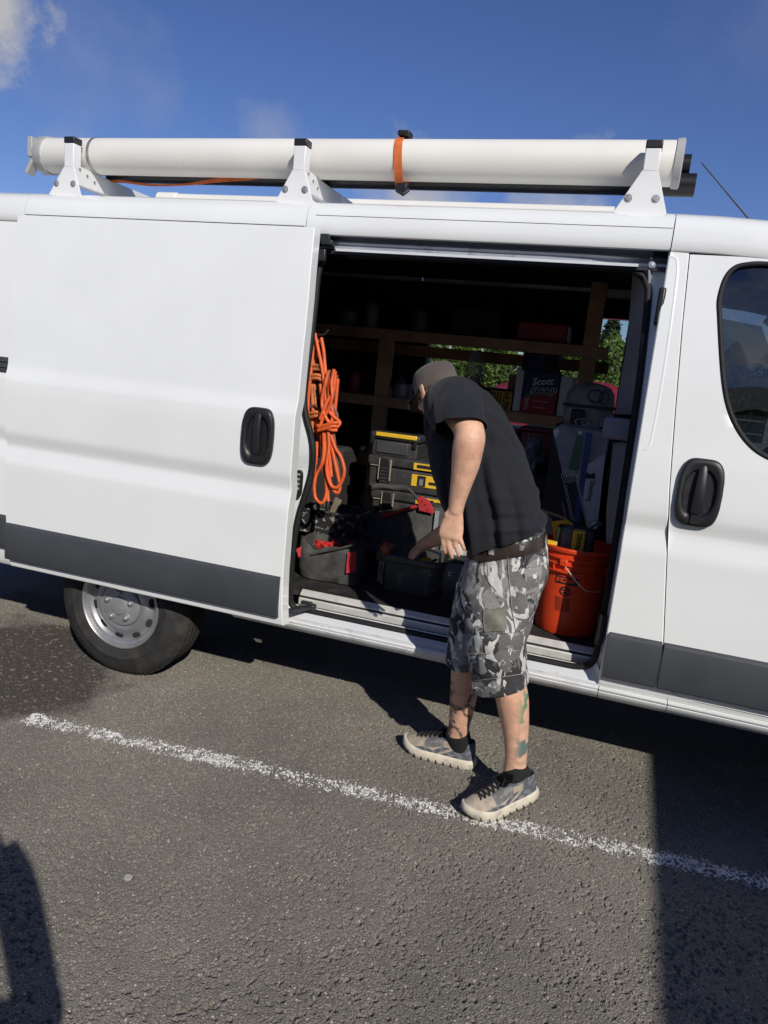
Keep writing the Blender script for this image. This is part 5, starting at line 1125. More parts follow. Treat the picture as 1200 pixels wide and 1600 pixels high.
set_tint(body, tattoo)
link('body', body, skin, man, 0); body.polygons.foreach_set('use_smooth', [True]*len(body.polygons))
# --- eyes and hair
for sd in (-1, 1):
    mb = MB(); ball(mb, H+(hf*.076+hl*sd*.033+hu*.010)*.93, .0112, 10); mb.build('eye', printed_white, man)
hair = mat('hair_fair', (.20, .125, .075), .7, var=.35, vscale=60, bump=.5, bscale=200)
mb = MB(); rnd = random.Random(2)
for i in range(900):
    a = rnd.uniform(R(72), R(288)); zz = rnd.uniform(-.065, .02); ce, se = math.cos(a), math.sin(a)
    if abs(a-math.pi) > R(60) and zz < -.02: continue
    p = H+hf*(.093*ce-.004)+hl*(.073*se)+hu*zz; d = (-hu+hf*ce*.12+hl*se*.12+Vector((rnd.uniform(-.3, .3), rnd.uniform(-.3, .3), rnd.uniform(-.3, .3)))).normalized(); ln = rnd.uniform(.010, .024); sd_ = d.cross(hf*ce+hl*se).normalized()*.0011
    n_ = (hf*ce+hl*se)*.004
    mb.add([p-sd_, p+sd_, p+d*ln*.6+sd_+n_, p+d*ln+n_*.5, p+d*ln*.6-sd_+n_], [(0, 1, 2, 3, 4)])
mb.build('hair', hair, man, 0, fix=False)
# --- cap
cap_m = mat('cap_cloth', (.088, .07, .06), .9, var=.2, vscale=16, bump=.35, bscale=330, sheen=.2)
cp = MB(); rings = []
for t_, k in ((.0, 1.0), (.01, 1.02), (.2, 1.01), (.45, 1.0), (.7, .975), (.86, .91), (.95, .75), (.99, .45), (1, .03)):
    z = lerp(.022, .108, t_); ring = []
    for i in range(36):
        a = 2*math.pi*i/36; wr = 1+.012*noise.noise((math.cos(a)*2, math.sin(a)*2, t_*3))
        ring.append(H+hf*((.097*k*wr)*math.cos(a)-.002)+hl*(.079*k*wr*math.sin(a))+hu*(z-.020*math.cos(a)*0+.012*(math.cos(a) < -.5)*0+(-.022 if t_ < .02 else 0)*max(0, -math.cos(a))))
    rings.append(ring)
cp.loft([[p-hu*.004 for p in rings[0]]]+rings, True, True); cap_o = cp.build('cap', cap_m, man, 60)
mb = MB(); top = []; bot = []
for i in range(17):
    a = lerp(R(-62), R(62), i/16); top.append([H+hf*(.100*math.cos(a))+hl*(.083*math.sin(a))+hu*.026, H+hf*(.100*math.cos(a)+.045*math.cos(a)**.5+.02)+hl*(.084*math.sin(a)*1.02)+hu*(.022-.012*math.sin(a)**2), H+hf*(.098*math.cos(a)+.078*max(math.cos(a), 0)**.6)+hl*(.080*math.sin(a)*1.02)+hu*(.010-.022*math.sin(a)**2)])
mb.loft([[a_[0], a_[1], a_[2], a_[2]-hu*.004, a_[1]-hu*.004, a_[0]-hu*.004] for a_ in top]); mb.build('cap_peak', cap_m, man, 50)

# --- t-shirt
shirt = mat('tshirt_cloth', (.0175, .0185, .0225), .88, var=.12, vscale=10, bump=.10, bscale=700, spec=.15, sheen=.06)
mb = MB(); WD = Vector((.10, -1, .0)).normalized()
def trunk(rows, n=44, pw=2.5, hollow=None):
    rings = []
    for (F, B_, yc, hw) in rows:
        a, b_ = P(*F, yc), P(*B_, yc); c = (a+b_)/2; fb = (b_-a)/2
        rings.append([c+fb*math.copysign(abs(math.cos(t))**(2/pw), math.cos(t))+WD*hw*math.copysign(abs(math.sin(t))**(2/pw), math.sin(t)) for t in [2*math.pi*i/n for i in range(n)]])
    return rings
SH = [((729, 857), (854, 821), -.15, .188), ((722, 843), (853, 810), -.15, .195), ((704, 812), (847, 788), -.145, .20), ((686, 772), (833, 745), -.135, .205), ((675, 730), (818, 705), -.12, .21), ((669, 690), (801, 668), -.10, .215), ((666, 655), (782, 636), -.08, .21), ((668, 628), (762, 612), -.06, .185), ((674, 617), (742, 602), -.045, .14), ((681, 612), (724, 600), -.03, .085), ((685, 609), (717, 599), -.025, .07)]
tr_ = trunk(SH)
inner_ = []
for ring, k in ((tr_[0], .955), (tr_[1], .945)):
    c = sum(ring, Vector())/len(ring); inner_.append([c+(p-c)*k for p in ring])
mb.loft(tr_)
def sleeve(pts, cc, cn):
    P_ = catmull([p for p, r in pts], 4); rr_ = catmull([Vector((r, 0, 0)) for p, r in pts], 4); rings = []
    for i, p in enumerate(P_):
        t = P_[min(i+1, len(P_)-1)]-P_[max(i-1, 0)]; ring = frame_ring(p, t, Vector((-1, 0, 0)), rr_[i].x*1.05, rr_[i].x*.95, 48); out_ = []
        for q in ring:
            n_ = (q-p).normalized(); w1 = noise.noise(q*7); f = i/len(P_)
            out_.append(q+n_*(f*(.010*noise.noise((q.x*9, q.y*5, q.z*9))+.005*noise.noise(q*24+Vector((2, 0, 0)))+.005*math.sin((q.x*1.4+q.z*.6)*70+5*w1))))
        rings.append(out_)
    m2 = MB(); m2.loft(rings, False, False); bm = bmesh.new(); bm.from_mesh(m2.mesh('s')); bmesh.ops.recalc_face_normals(bm, faces=bm.faces)
    bmesh.ops.bisect_plane(bm, geom=bm.verts[:]+bm.edges[:]+bm.faces[:], plane_co=cc, plane_no=cn, clear_outer=True)
    me = bpy.data.meshes.new('s'); bm.to_mesh(me); bm.free(); return apply_mods('s', me, [('SUBSURF', dict(levels=1, render_levels=1)), ('SOLIDIFY', dict(thickness=.0022, offset=-1))])
sl1 = sleeve([(PN(712, 632, -.08), .108), (PN(709, 634, -.17), .104), (PN(711, 640, -.25), .098), (PN(715, 650, -.33), .088), (PN(719, 664, -.395), .080), (PN(722, 682, -.425), .078), (PN(723, 698, -.43), .078)], PN(714, 668, -.40), Vector((.22, -.40, -.9)).normalized())
sl2 = sleeve([(PN(705, 640, .02), .10), (PN(704, 655, .09), .09), (PN(708, 690, .14), .078), (PN(711, 720, .165), .07)], PN(710, 715, .16), Vector((0, .2, -1)).normalized())
sme = remesh(mb, 'tshirt', .0045, 7, .5)
def folds(c, n_):
    lo = min(max((1.46-c.z)/.3, 0), 1); g = lambda v, w: math.exp(-(v/w)**2)
    w1 = noise.noise((c.x*4, c.y*4, c.z*4))
    d = .010*noise.noise((c.x*6.5+c.z*2, c.y*4.5, c.z*1.8))*lo+.006*noise.noise((c.x*15+c.z*8, c.y*9, c.z*5-c.x*6+3))*lo
    d += .0022*noise.noise((c.x*38, c.y*30, c.z*26))
    near = min(max((-.12-c.y)/.08, 0), 1)
    # drag lines running from the armpit / shoulder blade down towards the front hem
    for x0, sl, wd, am, z0, z1 in ((-.50, -.30, .013, -.011, .9, 1.26), (-.465, -.30, .017, .009, .9, 1.26), (-.40, -.42, .014, -.007, .95, 1.34), (-.37, -.42, .018, .006, .95, 1.34), (-.325, -.5, .013, -.006, 1.0, 1.3), (-.545, -.12, .012, -.008, .95, 1.22)):
        u = c.x-(x0+(1.15-c.z)*-sl*.6)+.02*w1; f = min(max((c.z-z0)/.08, 0), 1)*min(max((z1-c.z)/.1, 0), 1); d += 1.5*am*g(u, wd)*f*near
    # pulls across the lower back and creases in the sleeve
    for z0, am in ((1.09, .006), (1.13, -.006), (1.19, .004)): d += am*g(c.z-(z0+.25*(c.x+.3)+.03*w1), .012)*min(max((c.x+.45)/.1, 0), 1)
    if c.z > 1.28 and c.y < -.2: d += .0045*math.sin((c.y*1.0+c.z*.6)*95+5*w1)*g(c.z-1.40, .09)
    if c.z < 1.06: d += .0035*math.sin(c.x*55+c.y*40+4*w1)*min(max((1.06-c.z)/.08, 0), 1)
    return d*1.5
displace(sme, folds)
hc = sum(tr_[0], Vector())/len(tr_[0]); hn = (hc-sum(tr_[1], Vector())/len(tr_[1])).normalized()
e1, e2 = tr_[0][0]-hc, tr_[0][11]-hc; hn2 = e1.cross(e2).normalized(); hn2 = hn2 if hn2.dot(hn) > 0 else -hn2
sme = cut(sme, [(hc-hn2*.006, hn2, .3)])
bm = bmesh.new(); bm.from_mesh(sme); bm.from_mesh(sl1); bm.from_mesh(sl2); bm.to_mesh(sme); bm.free(); link('tshirt', sme, shirt, man, 0); sme.polygons.foreach_set('use_smooth', [True]*len(sme.polygons))

# --- shorts
def camo():
    M_ = bpy.data.materials.new('camo_cloth'); M_.use_nodes = True; t = M_.node_tree; n = t.nodes; l = t.links; b = n['Principled BSDF']; co = n.new('ShaderNodeTexCoord')
    def layer(scale, off, lo, stretch=(1, 1, 1), dist=1.2):
        mp_ = n.new('ShaderNodeMapping'); mp_.inputs['Location'].default_value = off; mp_.inputs['Scale'].default_value = stretch; mp_.inputs['Rotation'].default_value = (0, .5, 0); l.new(co.outputs['Object'], mp_.inputs[0])
        a = n.new('ShaderNodeTexNoise'); a.inputs['Scale'].default_value = scale; a.inputs['Detail'].default_value = 5; a.inputs['Roughness'].default_value = .5; a.inputs['Distortion'].default_value = dist; l.new(mp_.outputs[0], a.inputs['Vector'])
        r = n.new('ShaderNodeValToRGB'); r.color_ramp.elements[0].position = lo; r.color_ramp.elements[1].position = lo+.02; l.new(a.outputs[0], r.inputs[0]); return r.outputs[0]
    def mixc(f, a, b_):
        m_ = n.new('ShaderNodeMixRGB'); l.new(f, m_.inputs[0])
        for i, v in ((1, a), (2, b_)):
            if isinstance(v, tuple): m_.inputs[i].default_value = (*v, 1)
            else: l.new(v, m_.inputs[i])
        return m_.outputs[0]
    c = mixc(layer(8, (3, 1, 2), .5), (.155, .15, .145), (.27, .262, .248))
    c = mixc(layer(11, (7, 3, 5), .565, (1, 1, .7)), c, (.05, .049, .05))
    c = mixc(layer(12, (1, 9, 4), .56, (1.2, 1, .75), 1.8), c, (.60, .585, .56))
    w = n.new('ShaderNodeTexNoise'); w.inputs['Scale'].default_value = 320; l.new(co.outputs['Object'], w.inputs['Vector'])
    mv = n.new('ShaderNodeMixRGB'); mv.blend_type = 'MULTIPLY'; mv.inputs[0].default_value = 1; rw = n.new('ShaderNodeValToRGB'); rw.color_ramp.elements[0].color = (.72, .72, .72, 1); rw.color_ramp.elements[1].color = (1.2, 1.2, 1.2, 1); rw.color_ramp.elements[0].position = .35; rw.color_ramp.elements[1].position = .65
    l.new(w.outputs[0], rw.inputs[0]); l.new(c, mv.inputs[1]); l.new(rw.outputs[0], mv.inputs[2]); l.new(mv.outputs[0], b.inputs['Base Color'])
    b.inputs['Roughness'].default_value = .9; b.inputs['Specular IOR Level'].default_value = .15
    bu = n.new('ShaderNodeBump'); bu.inputs['Strength'].default_value = .25; bu.inputs['Distance'].default_value = .004; l.new(w.outputs[0], bu.inputs['Height']); l.new(bu.outputs[0], b.inputs['Normal']); return M_
camo_m = camo()
mb = MB()
tops = trunk([((739, 847), (851, 830), -.145, .170), ((734, 864), (853, 848), -.145, .178), ((723, 890), (857, 876), -.15, .187), ((716, 912), (855, 898), -.155, .192), ((712, 935), (848, 922), -.155, .185), ((716, 952), (842, 942), -.155, .16)], pw=2.6); mb.loft(tops)
HEM = []
def leg_rows(rows):
    rg = trunk(rows, 36, 2.2); e = rg[-1]; c = sum(e, Vector())/len(e); e2 = rg[-2]; c2 = sum(e2, Vector())/len(e2)
    mb.loft(rg); n1 = (e[0]-c).cross(e[9]-c).normalized(); n1 = n1 if n1.dot(c-c2) > 0 else -n1; HEM.append((c-n1*.006, n1, .145))
leg_rows([((722, 905), (856, 890), -.225, .10), ((722, 940), (846, 930), -.23, .118), ((726, 975), (835, 965), -.235, .120), ((730, 1010), (826, 1000), -.235, .118), ((735, 1045), (822, 1035), -.232, .115), ((738, 1064), (823, 1052), -.23, .115), ((739, 1078), (824, 1066), -.23, .116)])
leg_rows([((714, 905), (800, 900), -.085, .09), ((706, 940), (790, 935), -.095, .105), ((701, 975), (775, 970), -.10, .105), ((699, 1005), (762, 1005), -.10, .10), ((698, 1022), (755, 1027), -.10, .10), ((699, 1034), (752, 1042), -.10, .10)])
pme = remesh(mb, 'shorts', .0062, 5, .5)
def pfold(c, n_):
    d = .0085*noise.noise((c.x*9, c.y*7, c.z*5))+.0055*noise.noise((c.x*21+4, c.y*14, c.z*15))+.002*noise.noise((c.x*50, c.y*40, c.z*40))
    d += .003*math.sin(c.z*55+c.x*30+3*noise.noise((c.x*6, c.y*6, c.z*6)))*math.exp(-((c.z-.72)/.12)**2)
    return d
displace(pme, pfold); pme = cut(pme, HEM, .003); pant = link('shorts', pme, camo_m, man, 0); pme.polygons.foreach_set('use_smooth', [True]*len(pme.polygons))
bm_ = bmesh.new(); bm_.from_mesh(pme); bvh = BVHTree.FromBMesh(bm_); bm_.free()
def on_cloth(px, py, lift=.0):
    r = ray(px, py).normalized(); h = bvh.ray_cast(CAM_POS, r, 6)
    if h[0] is None: return P(px, py, -.3), Vector((0, -1, 0))
    n_ = h[1] if h[1].dot(r) < 0 else -h[1]; return h[0], n_
def sewn(name, quad, th, m_, nu=10, nv=8, puff=0.0):
    """a patch sewn to the shorts: corners (photo points) clockwise from top left, draped on the cloth"""
    g = []
    for j in range(nv+1):
        row = []
        for i in range(nu+1):
            u, v = i/nu, j/nv
            x = lerp(lerp(quad[0][0], quad[1][0], u), lerp(quad[3][0], quad[2][0], u), v); y = lerp(lerp(quad[0][1], quad[1][1], u), lerp(quad[3][1], quad[2][1], u), v)
            p, n_ = on_cloth(x, y); row.append((p, n_, u, v))
        g.append(row)
    mb = MB(); W_ = nu+1
    av = sum((n_ for r_ in g for _, n_, _, _ in r_), Vector()).normalized()
    base = [p-av*.004 for r_ in g for p, n_, u, v in r_]; topv = [p+av*(th+puff*math.sin(math.pi*u)*math.sin(math.pi*v)) for r_ in g for p, n_, u, v in r_]
    fs = []; n0 = len(base)
    for j in range(nv):
        for i in range(nu): a = j*W_+i; fs.append((n0+a, n0+a+1, n0+a+W_+1, n0+a+W_))
    loop = [i for i in range(W_)]+[j*W_+nu for j in range(1, nv+1)]+[nv*W_+i for i in range(nu-1, -1, -1)]+[j*W_ for j in range(nv-1, 0, -1)]
    for k in range(len(loop)): a, b_ = loop[k], loop[(k+1) % len(loop)]; fs.append((a, b_, n0+b_, n0+a))
    mb.add(base+topv, fs); o_ = mb.build(name, m_, pant, 60); return o_
sewn('cargo_pocket', [(748, 1000), (816, 992), (819, 1048), (742, 1060)], .006, camo_m, puff=.012)
sewn('pocket_flap', [(735, 993), (817, 986), (819, 1013), (734, 1022)], .013, camo_m, puff=.006)
sewn('small_pocket', [(757, 953), (790, 950), (790, 985), (757, 987)], .005, mat('olive_cloth', (.20, .192, .155), .9, var=.3, vscale=30, bump=.2, bscale=400), puff=.004)
sewn('pocket_flap', [(816, 866), (853, 862), (853, 882), (821, 888)], .006, camo_m, puff=.003)
sewn('hem_band', [(737, 1066), (823, 1053), (824, 1063), (738, 1076)], .0035, camo_m, 14, 3)
seam_m = mat('seam_thread', (.30, .29, .27), .9, var=.3, vscale=80)
for pts in ([(793, 862), (795, 900), (800, 950), (806, 990)], [(762, 868), (758, 890), (766, 912), (778, 925)], [(757, 953), (757, 987)], [(790, 950), (790, 985)], [(734, 1021), (819, 1012)], [(738, 1064), (823, 1051)], [(818, 868), (822, 887), (853, 881)], [(782, 1018), (786, 1056)]):
    path = []
    for (a, b_) in zip(pts, pts[1:]):
        for k in range(8):
            p, n_ = on_cloth(lerp(a[0], b_[0], k/8), lerp(a[1], b_[1], k/8)); path.append(p+n_*(.004 if pts[0][1] < 940 else .014 if pts[0] == (734, 1021) else .006))
    mb = MB(); mb.tube(path, .0011, 5); mb.build('seam', seam_m, pant, 60)
# --- belt with loops, underwear edge
leather = mat('brown_leather', (.032, .021, .016), .36, var=.2, vscale=20, bump=.1, bscale=120)
def band(name, rows, m_, par, grow=.004):
    rg = trunk(rows, 60, 2.6); g2 = []
    for ring in rg:
        c = sum(ring, Vector())/len(ring); g2.append([p+(p-c).normalized()*grow for p in ring])
    g3 = [[p-(p-sum(r_, Vector())/len(r_)).normalized()*.006 for p in r_] for r_ in g2]
    mb = MB(); mb.loft([g3[0]]+g2+[g3[-1]], False, False); return mb.build(name, m_, par, 50)
BR = [((735, 864), (853, 847), -.145, .179), ((736, 861), (853, 844), -.145, .180), ((739, 849), (852, 831), -.145, .176), ((740, 846), (852, 828), -.145, .174)]
bo = band('belt', BR, leather, man, .006)
band('underwear_edge', [((739, 850), (851, 835), -.145, .172), ((740, 842), (850, 824), -.145, .168)], mat('boxer_cloth', (.05, .05, .055), .9, var=.9, vscale=70, dirt=(.6, .6, .6), dscale=40, dlo=.55, dhi=.6), man, .003)
bm_ = bmesh.new(); bm_.from_mesh(bo.data); bvb = BVHTree.FromBMesh(bm_); bm_.free()
for px_ in (816, 768):
    mb = MB(); hits = []
    for k in range(5):
        py_ = 829+k*8+(816-px_)*.12; r = ray(px_, py_).normalized(); h = bvb.ray_cast(CAM_POS, r, 6); q = h[0] if h[0] else on_cloth(px_, py_)[0]; hits.append(q-r*.003)
    rg = [[q+Vector((-.009, 0, 0)), q+Vector((.009, 0, 0)), q+Vector((.009, -.003, 0)), q+Vector((-.009, -.003, 0))] for q in hits]; mb.loft(rg); mb.build('belt_loop', camo_m, bo)

# --- socks and shoes
sock_m = mat('sock_black', (.01, .01, .011), .95, var=.2, bump=.3, bscale=400)
def shoe_mat():
    M_ = mat('shoe_upper', (.42, .355, .275), .8, var=.22, vscale=40, bump=.35, bscale=420, spec=.2); t = M_.node_tree; b = t.nodes['Principled BSDF']; at = t.nodes.new('ShaderNodeAttribute'); at.attribute_name = 'tint'
    src = b.inputs['Base Color'].links[0].from_socket; mx = t.nodes.new('ShaderNodeMixRGB'); t.links.new(at.outputs['Alpha'], mx.inputs[0]); t.links.new(src, mx.inputs[1]); t.links.new(at.outputs['Color'], mx.inputs[2]); t.links.new(mx.outputs[0], b.inputs['Base Color']); return M_
shoe_m = shoe_mat(); sole_m = mat('sole_cream', (.60, .54, .43), .7, var=.14, vscale=18, bump=.15, bscale=120, dirt=(.2, .17, .13), dscale=24, dlo=.55, dhi=.8); lace_m = mat('lace_black', (.012, .012, .012), .9)
SHW = [(0, .012), (.008, .026), (.03, .0345), (.07, .037), (.12, .038), (.17, .044), (.215, .0495), (.25, .047), (.275, .038), (.292, .024), (.30, .006)]
def shoe(heel, toe, lift, label, ankle, mirror=1):
    fwd = (toe-heel); fwd.z = 0; fwd.normalize(); pitch = math.atan2(lift, .21)
    lt_ = Vector((-fwd.y, fwd.x, 0))*mirror; X_ = fwd*math.cos(pitch)-Vector((0, 0, 1))*math.sin(pitch); Z_ = Vector((0, 0, 1))*math.cos(pitch)+fwd*math.sin(pitch)
    o_ = heel+Vector((0, 0, lift)); G = lambda x, y, z: o_+X_*x+lt_*y+Z_*(z+(.000+max(0, x-.205)**2*(2.2 if z < .05 else 1.6)+max(0, x-.205)*math.tan(pitch)))
    sh_ = man
    def outline(x0, x1, k, z, n=44, off=0):
        pts = []
        for i in range(n):
            a = 2*math.pi*i/n; s_ = .5-.5*math.cos(a); x = lerp(x0, x1, s_); xx = lerp(0, .30, s_) if off == 0 else x
            w = interp(SHW, xx)*k; y = w*(1 if a < math.pi else -1)*(1 if True else 0)
            y += .006*math.sin(math.pi*xx/.3)*1
            if i == 0 or abs(a-math.pi) < 1e-6: y = .003
            pts.append(G(x, y, z))
        return pts
    mb = MB(); mb.loft([outline(-.004, .304, 1.0, .0), outline(-.010, .309, 1.09, .007), outline(-.014, .311, 1.13, .020), outline(-.012, .309, 1.10, .032), outline(-.008, .306, 1.05, .039), outline(-.004, .300, .98, .041)])
    s1 = mb.build('shoe_sole', sole_m, sh_, 45)
    for k in range(9):                                             # grooves of the outsole
        x = .015+k*.031
        for sd in (-1, 1):
            mb = MB(); w = interp(SHW, x)*1.125; mb.loft([[G(x-.0025, sd*w+.004*sd*0+.006*math.sin(math.pi*x/.3), -.001), G(x+.0025, sd*w+.006*math.sin(math.pi*x/.3), -.001), G(x+.006, sd*w+.006*math.sin(math.pi*x/.3), .015), G(x+.003, sd*w+.006*math.sin(math.pi*x/.3), .015)], [G(x-.0025, sd*(w+.0022)+.006*math.sin(math.pi*x/.3), -.001), G(x+.0025, sd*(w+.0022)+.006*math.sin(math.pi*x/.3), -.001), G(x+.006, sd*(w+.0022)+.006*math.sin(math.pi*x/.3), .015), G(x+.003, sd*(w+.0022)+.006*math.sin(math.pi*x/.3), .015)]]); mb.build('sole_groove', rubber, s1)
    rows = [(0, .300, 1.0, .030), (-.002, .298, 1.0, .040), (-.003, .292, .99, .050), (-.003, .278, .97, .060), (-.002, .255, .94, .070), (-.001, .225, .91, .080), (.0, .198, .88, .089), (.001, .176, .86, .097), (.002, .158, .84, .104), (.004, .142, .82, .110), (.006, .132, .78, .113), (.010, .126, .70, .110), (.014, .122, .62, .09)]
    mb = MB(); mb.loft([outline(a, b_, k, z) for a, b_, k, z in rows]); me = apply_mods('shoe_upper', mb.mesh('u'), [('SUBSURF', dict(levels=3, render_levels=3))])
    inv = Matrix((X_, lt_, Z_))
    def tintf(c):
        q = inv @ (c-o_); x, y, z = q.x, q.y, q.z-max(0, q.x-.205)*math.tan(pitch)
        grey = 0
        if x < .075: grey = 1
        if z < .047+.010*math.sin(x*40) and x < .30: grey = 1
        if .075 <= x < .16 and z < .075 and abs(math.sin((x*1.0+z*1.6)*62)) > .55: grey = 1
        if .12 < x < .20 and abs(y) > .018 and z > .078-(x-.12)*.35 and z > .06: grey = .8
        if z > .104: grey = 1
        col = (.10, .108, .122) if noise.noise((x*60, y*60, z*60)) < .1 else (.17, .18, .20)
        return [*col, grey]
    set_tint(me, tintf); me.polygons.foreach_set('use_smooth', [True]*len(me.polygons)); up = link('shoe_upper', me, shoe_m, sh_, 0)
    for k in range(6):                                             # laces across the instep
        x = .238-k*.019; zc_ = interp([(.12, .112), (.142, .110), (.158, .104), (.176, .097), (.198, .089), (.225, .080), (.255, .070)], x)+.006
        for sg in (-1, 1):
            mb = MB(); mb.tube(catmull([G(x+.006, -.022*sg, zc_-.010), G(x, -.010*sg, zc_+.002), G(x-.006, .010*sg, zc_+.004), G(x-.012, .022*sg, zc_-.004)], 4), .0026, 6); mb.build('lace', lace_m, up, 60)
    for sg in (-1, 1):
        mb = MB(); c0 = G(.128, 0, .117); mb.tube(catmull([c0, G(.140, sg*.018, .126), G(.160, sg*.03, .112), G(.150, sg*.016, .110), c0], 5), .0024, 6); mb.build('lace', lace_m, up, 60)
    mb = MB(); mb.loft([outline(.105, .165, .55, .095), outline(.100, .150, .55, .118), outline(.098, .140, .52, .128), outline(.102, .136, .45, .126)]); mb.build('tongue', shoe_m, up, 50)
    # sock
    a0 = G(.062, 0, .08); mb = MB(); limb(mb, [(a0, .042, .050), (a0.lerp(ankle, .5), .045, .050), (ankle, .0445, .0495), (ankle+(ankle-a0)*.02, .040, .045)], ref=lt_, n=24); mb.build('sock', sock_m, man, 60)
nh, nt_ = Vector((-.128, -.118, 0)), Vector((-.345, -.325, 0))
shoe(nh, nt_, .042, '', PN(804, 1200, -.158), 1)
fh, ft_ = Vector((-.392, .030, 0)), Vector((-.690, .055, 0))
shoe(fh, ft_, .0, '', PN(714.5, 1143, .008), 1)

# ================================================================== SOMEONE BESIDE THE CAMERA (only the shadow is seen)
ph = thing('person', 'person beside the camera, hand on hip, seen only as the shadow at lower left', 'person', (-.5, -2.85, 0))
mb = MB(); bx_, by_ = -.46, -2.89
V = lambda x, y, z: Vector((bx_+x, by_+y, z))
for sd in (-1, 1):
    limb(mb, [(V(sd*.10, 0, .92), .095, .095), (V(sd*.11, .01, .5), .065, .065), (V(sd*.115, -.01, .3), .055, .06), (V(sd*.12, 0, .08), .04, .045)])
    limb(mb, [(V(sd*.12, -.05, .04), .04, .04), (V(sd*.125, .05, .035), .045, .035), (V(sd*.135, .17, .025), .035, .02)], ref=Vector((1, 0, 0)))
    limb(mb, [(V(sd*.15, 0, 1.41), .066, .066), (V(sd*.24, .01, 1.33), .06, .06), (V(sd*.37, .0, 1.13), .052, .052), (V(sd*.375, .015, 1.08), .05, .05), (V(sd*.30, .05, 1.02), .042, .042), (V(sd*.20, .09, .99), .032, .032)])
    hand(mb, V(sd*.20, .09, .99), Vector((-sd*.8, .5, -.15)), Vector((sd*.2, .7, .5)), sd, scale=.95)
limb(mb, [(V(0, 0, .88), .165, .115), (V(0, 0, 1.0), .16, .11), (V(0, 0, 1.2), .165, .115), (V(0, 0, 1.36), .19, .11), (V(0, 0, 1.44), .12, .08), (V(-.02, -.02, 1.47), .06, .06), (V(-.05, -.04, 1.52), .055, .055)], ref=Vector((1, 0, 0)))
head(mb, V(-.10, -.06, 1.56), Vector((0, 1, 0)), Vector((-1, 0, 0)), Vector((0, 0, 1)))
pme2 = remesh(mb, 'body', .009, 3); set_tint(pme2, lambda c: [.03, .03, .035, 1.0 if (.1 < c.z < 1.47 and not (abs(c.x-bx_) < .3 and c.y > by_+.07 and .92 < c.z < 1.04)) else 0]); link('body', pme2, skin, ph, 0); pme2.polygons.foreach_set('use_smooth', [True]*len(pme2.polygons))
# ================================================================== GROUND
def asphalt_mat():
    M_ = bpy.data.materials.new('asphalt'); M_.use_nodes = True; t = M_.node_tree; n = t.nodes; l = t.links; b = n['Principled BSDF']
    co = n.new('ShaderNodeTexCoord')
    def noise_(s, d=8, r=.6):
        a = n.new('ShaderNodeTexNoise'); a.inputs['Scale'].default_value = s; a.inputs['Detail'].default_value = d; a.inputs['Roughness'].default_value = r; l.new(co.outputs['Object'], a.inputs['Vector']); return a.outputs[0]
    def vor(s, f='F1', rnd=1):
        a = n.new('ShaderNodeTexVoronoi'); a.inputs['Scale'].default_value = s; a.feature = f; a.inputs['Randomness'].default_value = rnd; l.new(co.outputs['Object'], a.inputs['Vector']); return a
    def ramp(v, *st):
        r = n.new('ShaderNodeValToRGB'); e = r.color_ramp.elements
        while len(e) < len(st): e.new(.5)
        for q, (p, c) in zip(e, st): q.position = p; q.color = (*c, 1) if len(c) == 3 else c
        l.new(v, r.inputs[0]); return r.outputs[0]
    def mixc(f, a, b_, mode='MIX'):
        m_ = n.new('ShaderNodeMixRGB'); m_.blend_type = mode
        for i, v in enumerate((f, a, b_)):
            if isinstance(v, (int, float)): m_.inputs[i].default_value = v
            elif isinstance(v, tuple): m_.inputs[i].default_value = (*v, 1)
            else: l.new(v, m_.inputs[i])
        return m_.outputs[0]
    base = ramp(noise_(300, 3, .75), (.32, (.060, .053, .043)), (.5, (.175, .160, .136)), (.68, (.37, .338, .288)))
    big = ramp(noise_(1.3, 6), (.3, (.74, .74, .74)), (.7, (1.14, 1.13, 1.11)))
    c = mixc(1.0, base, big, 'MULTIPLY')
    st = vor(105); sel = n.new('ShaderNodeSeparateColor'); l.new(st.outputs['Color'], sel.inputs[0])
    light = mixc(1, ramp(sel.outputs[0], (.90, (0, 0, 0)), (.92, (1, 1, 1))), ramp(st.outputs['Distance'], (.28, (1, 1, 1)), (.36, (0, 0, 0))), 'MULTIPLY')
    c = mixc(light, c, (.42, .38, .32))
    # oil-dark, dusty patch beside the rear wheel
    mpn = n.new('ShaderNodeVectorMath'); mpn.operation = 'DISTANCE'; mpn.inputs[1].default_value = (-2.68, -.18, 0); l.new(co.outputs['Object'], mpn.inputs[0])
    ad = n.new('ShaderNodeMath'); ad.operation = 'ADD'; l.new(mpn.outputs['Value'], ad.inputs[0])
    mu = n.new('ShaderNodeMath'); mu.operation = 'MULTIPLY_ADD'; mu.inputs[1].default_value = .9; mu.inputs[2].default_value = -.45; l.new(noise_(3.5, 6), mu.inputs[0]); l.new(mu.outputs[0], ad.inputs[1])
    patch = ramp(ad.outputs[0], (.50, (1, 1, 1)), (.72, (0, 0, 0)))
    c = mixc(mixc(1, patch, (.85, .85, .85), 'MULTIPLY'), c, (.038, .032, .027))
    flk = mixc(1, patch, ramp(noise_(38, 5, .75), (.57, (0, 0, 0)), (.63, (1, 1, 1))), 'MULTIPLY'); c = mixc(mixc(1, flk, (.7, .7, .7), 'MULTIPLY'), c, (.28, .26, .22))
    l.new(c, b.inputs['Base Color']); b.inputs['Roughness'].default_value = .88; b.inputs['Specular IOR Level'].default_value = .25
    bu = n.new('ShaderNodeBump'); bu.inputs['Strength'].default_value = .5; bu.inputs['Distance'].default_value = .004; l.new(noise_(260, 4, .7), bu.inputs['Height']); l.new(bu.outputs[0], b.inputs['Normal'])
    return M_
asphalt = asphalt_mat()
S = 400; GX0, GX1, GY0, GY1, GS = -3.45, .95, -1.75, .80, .0036
hx0, hx1, hy0, hy1 = GX0+.015, GX1-.03, GY0+.015, GY1-.03
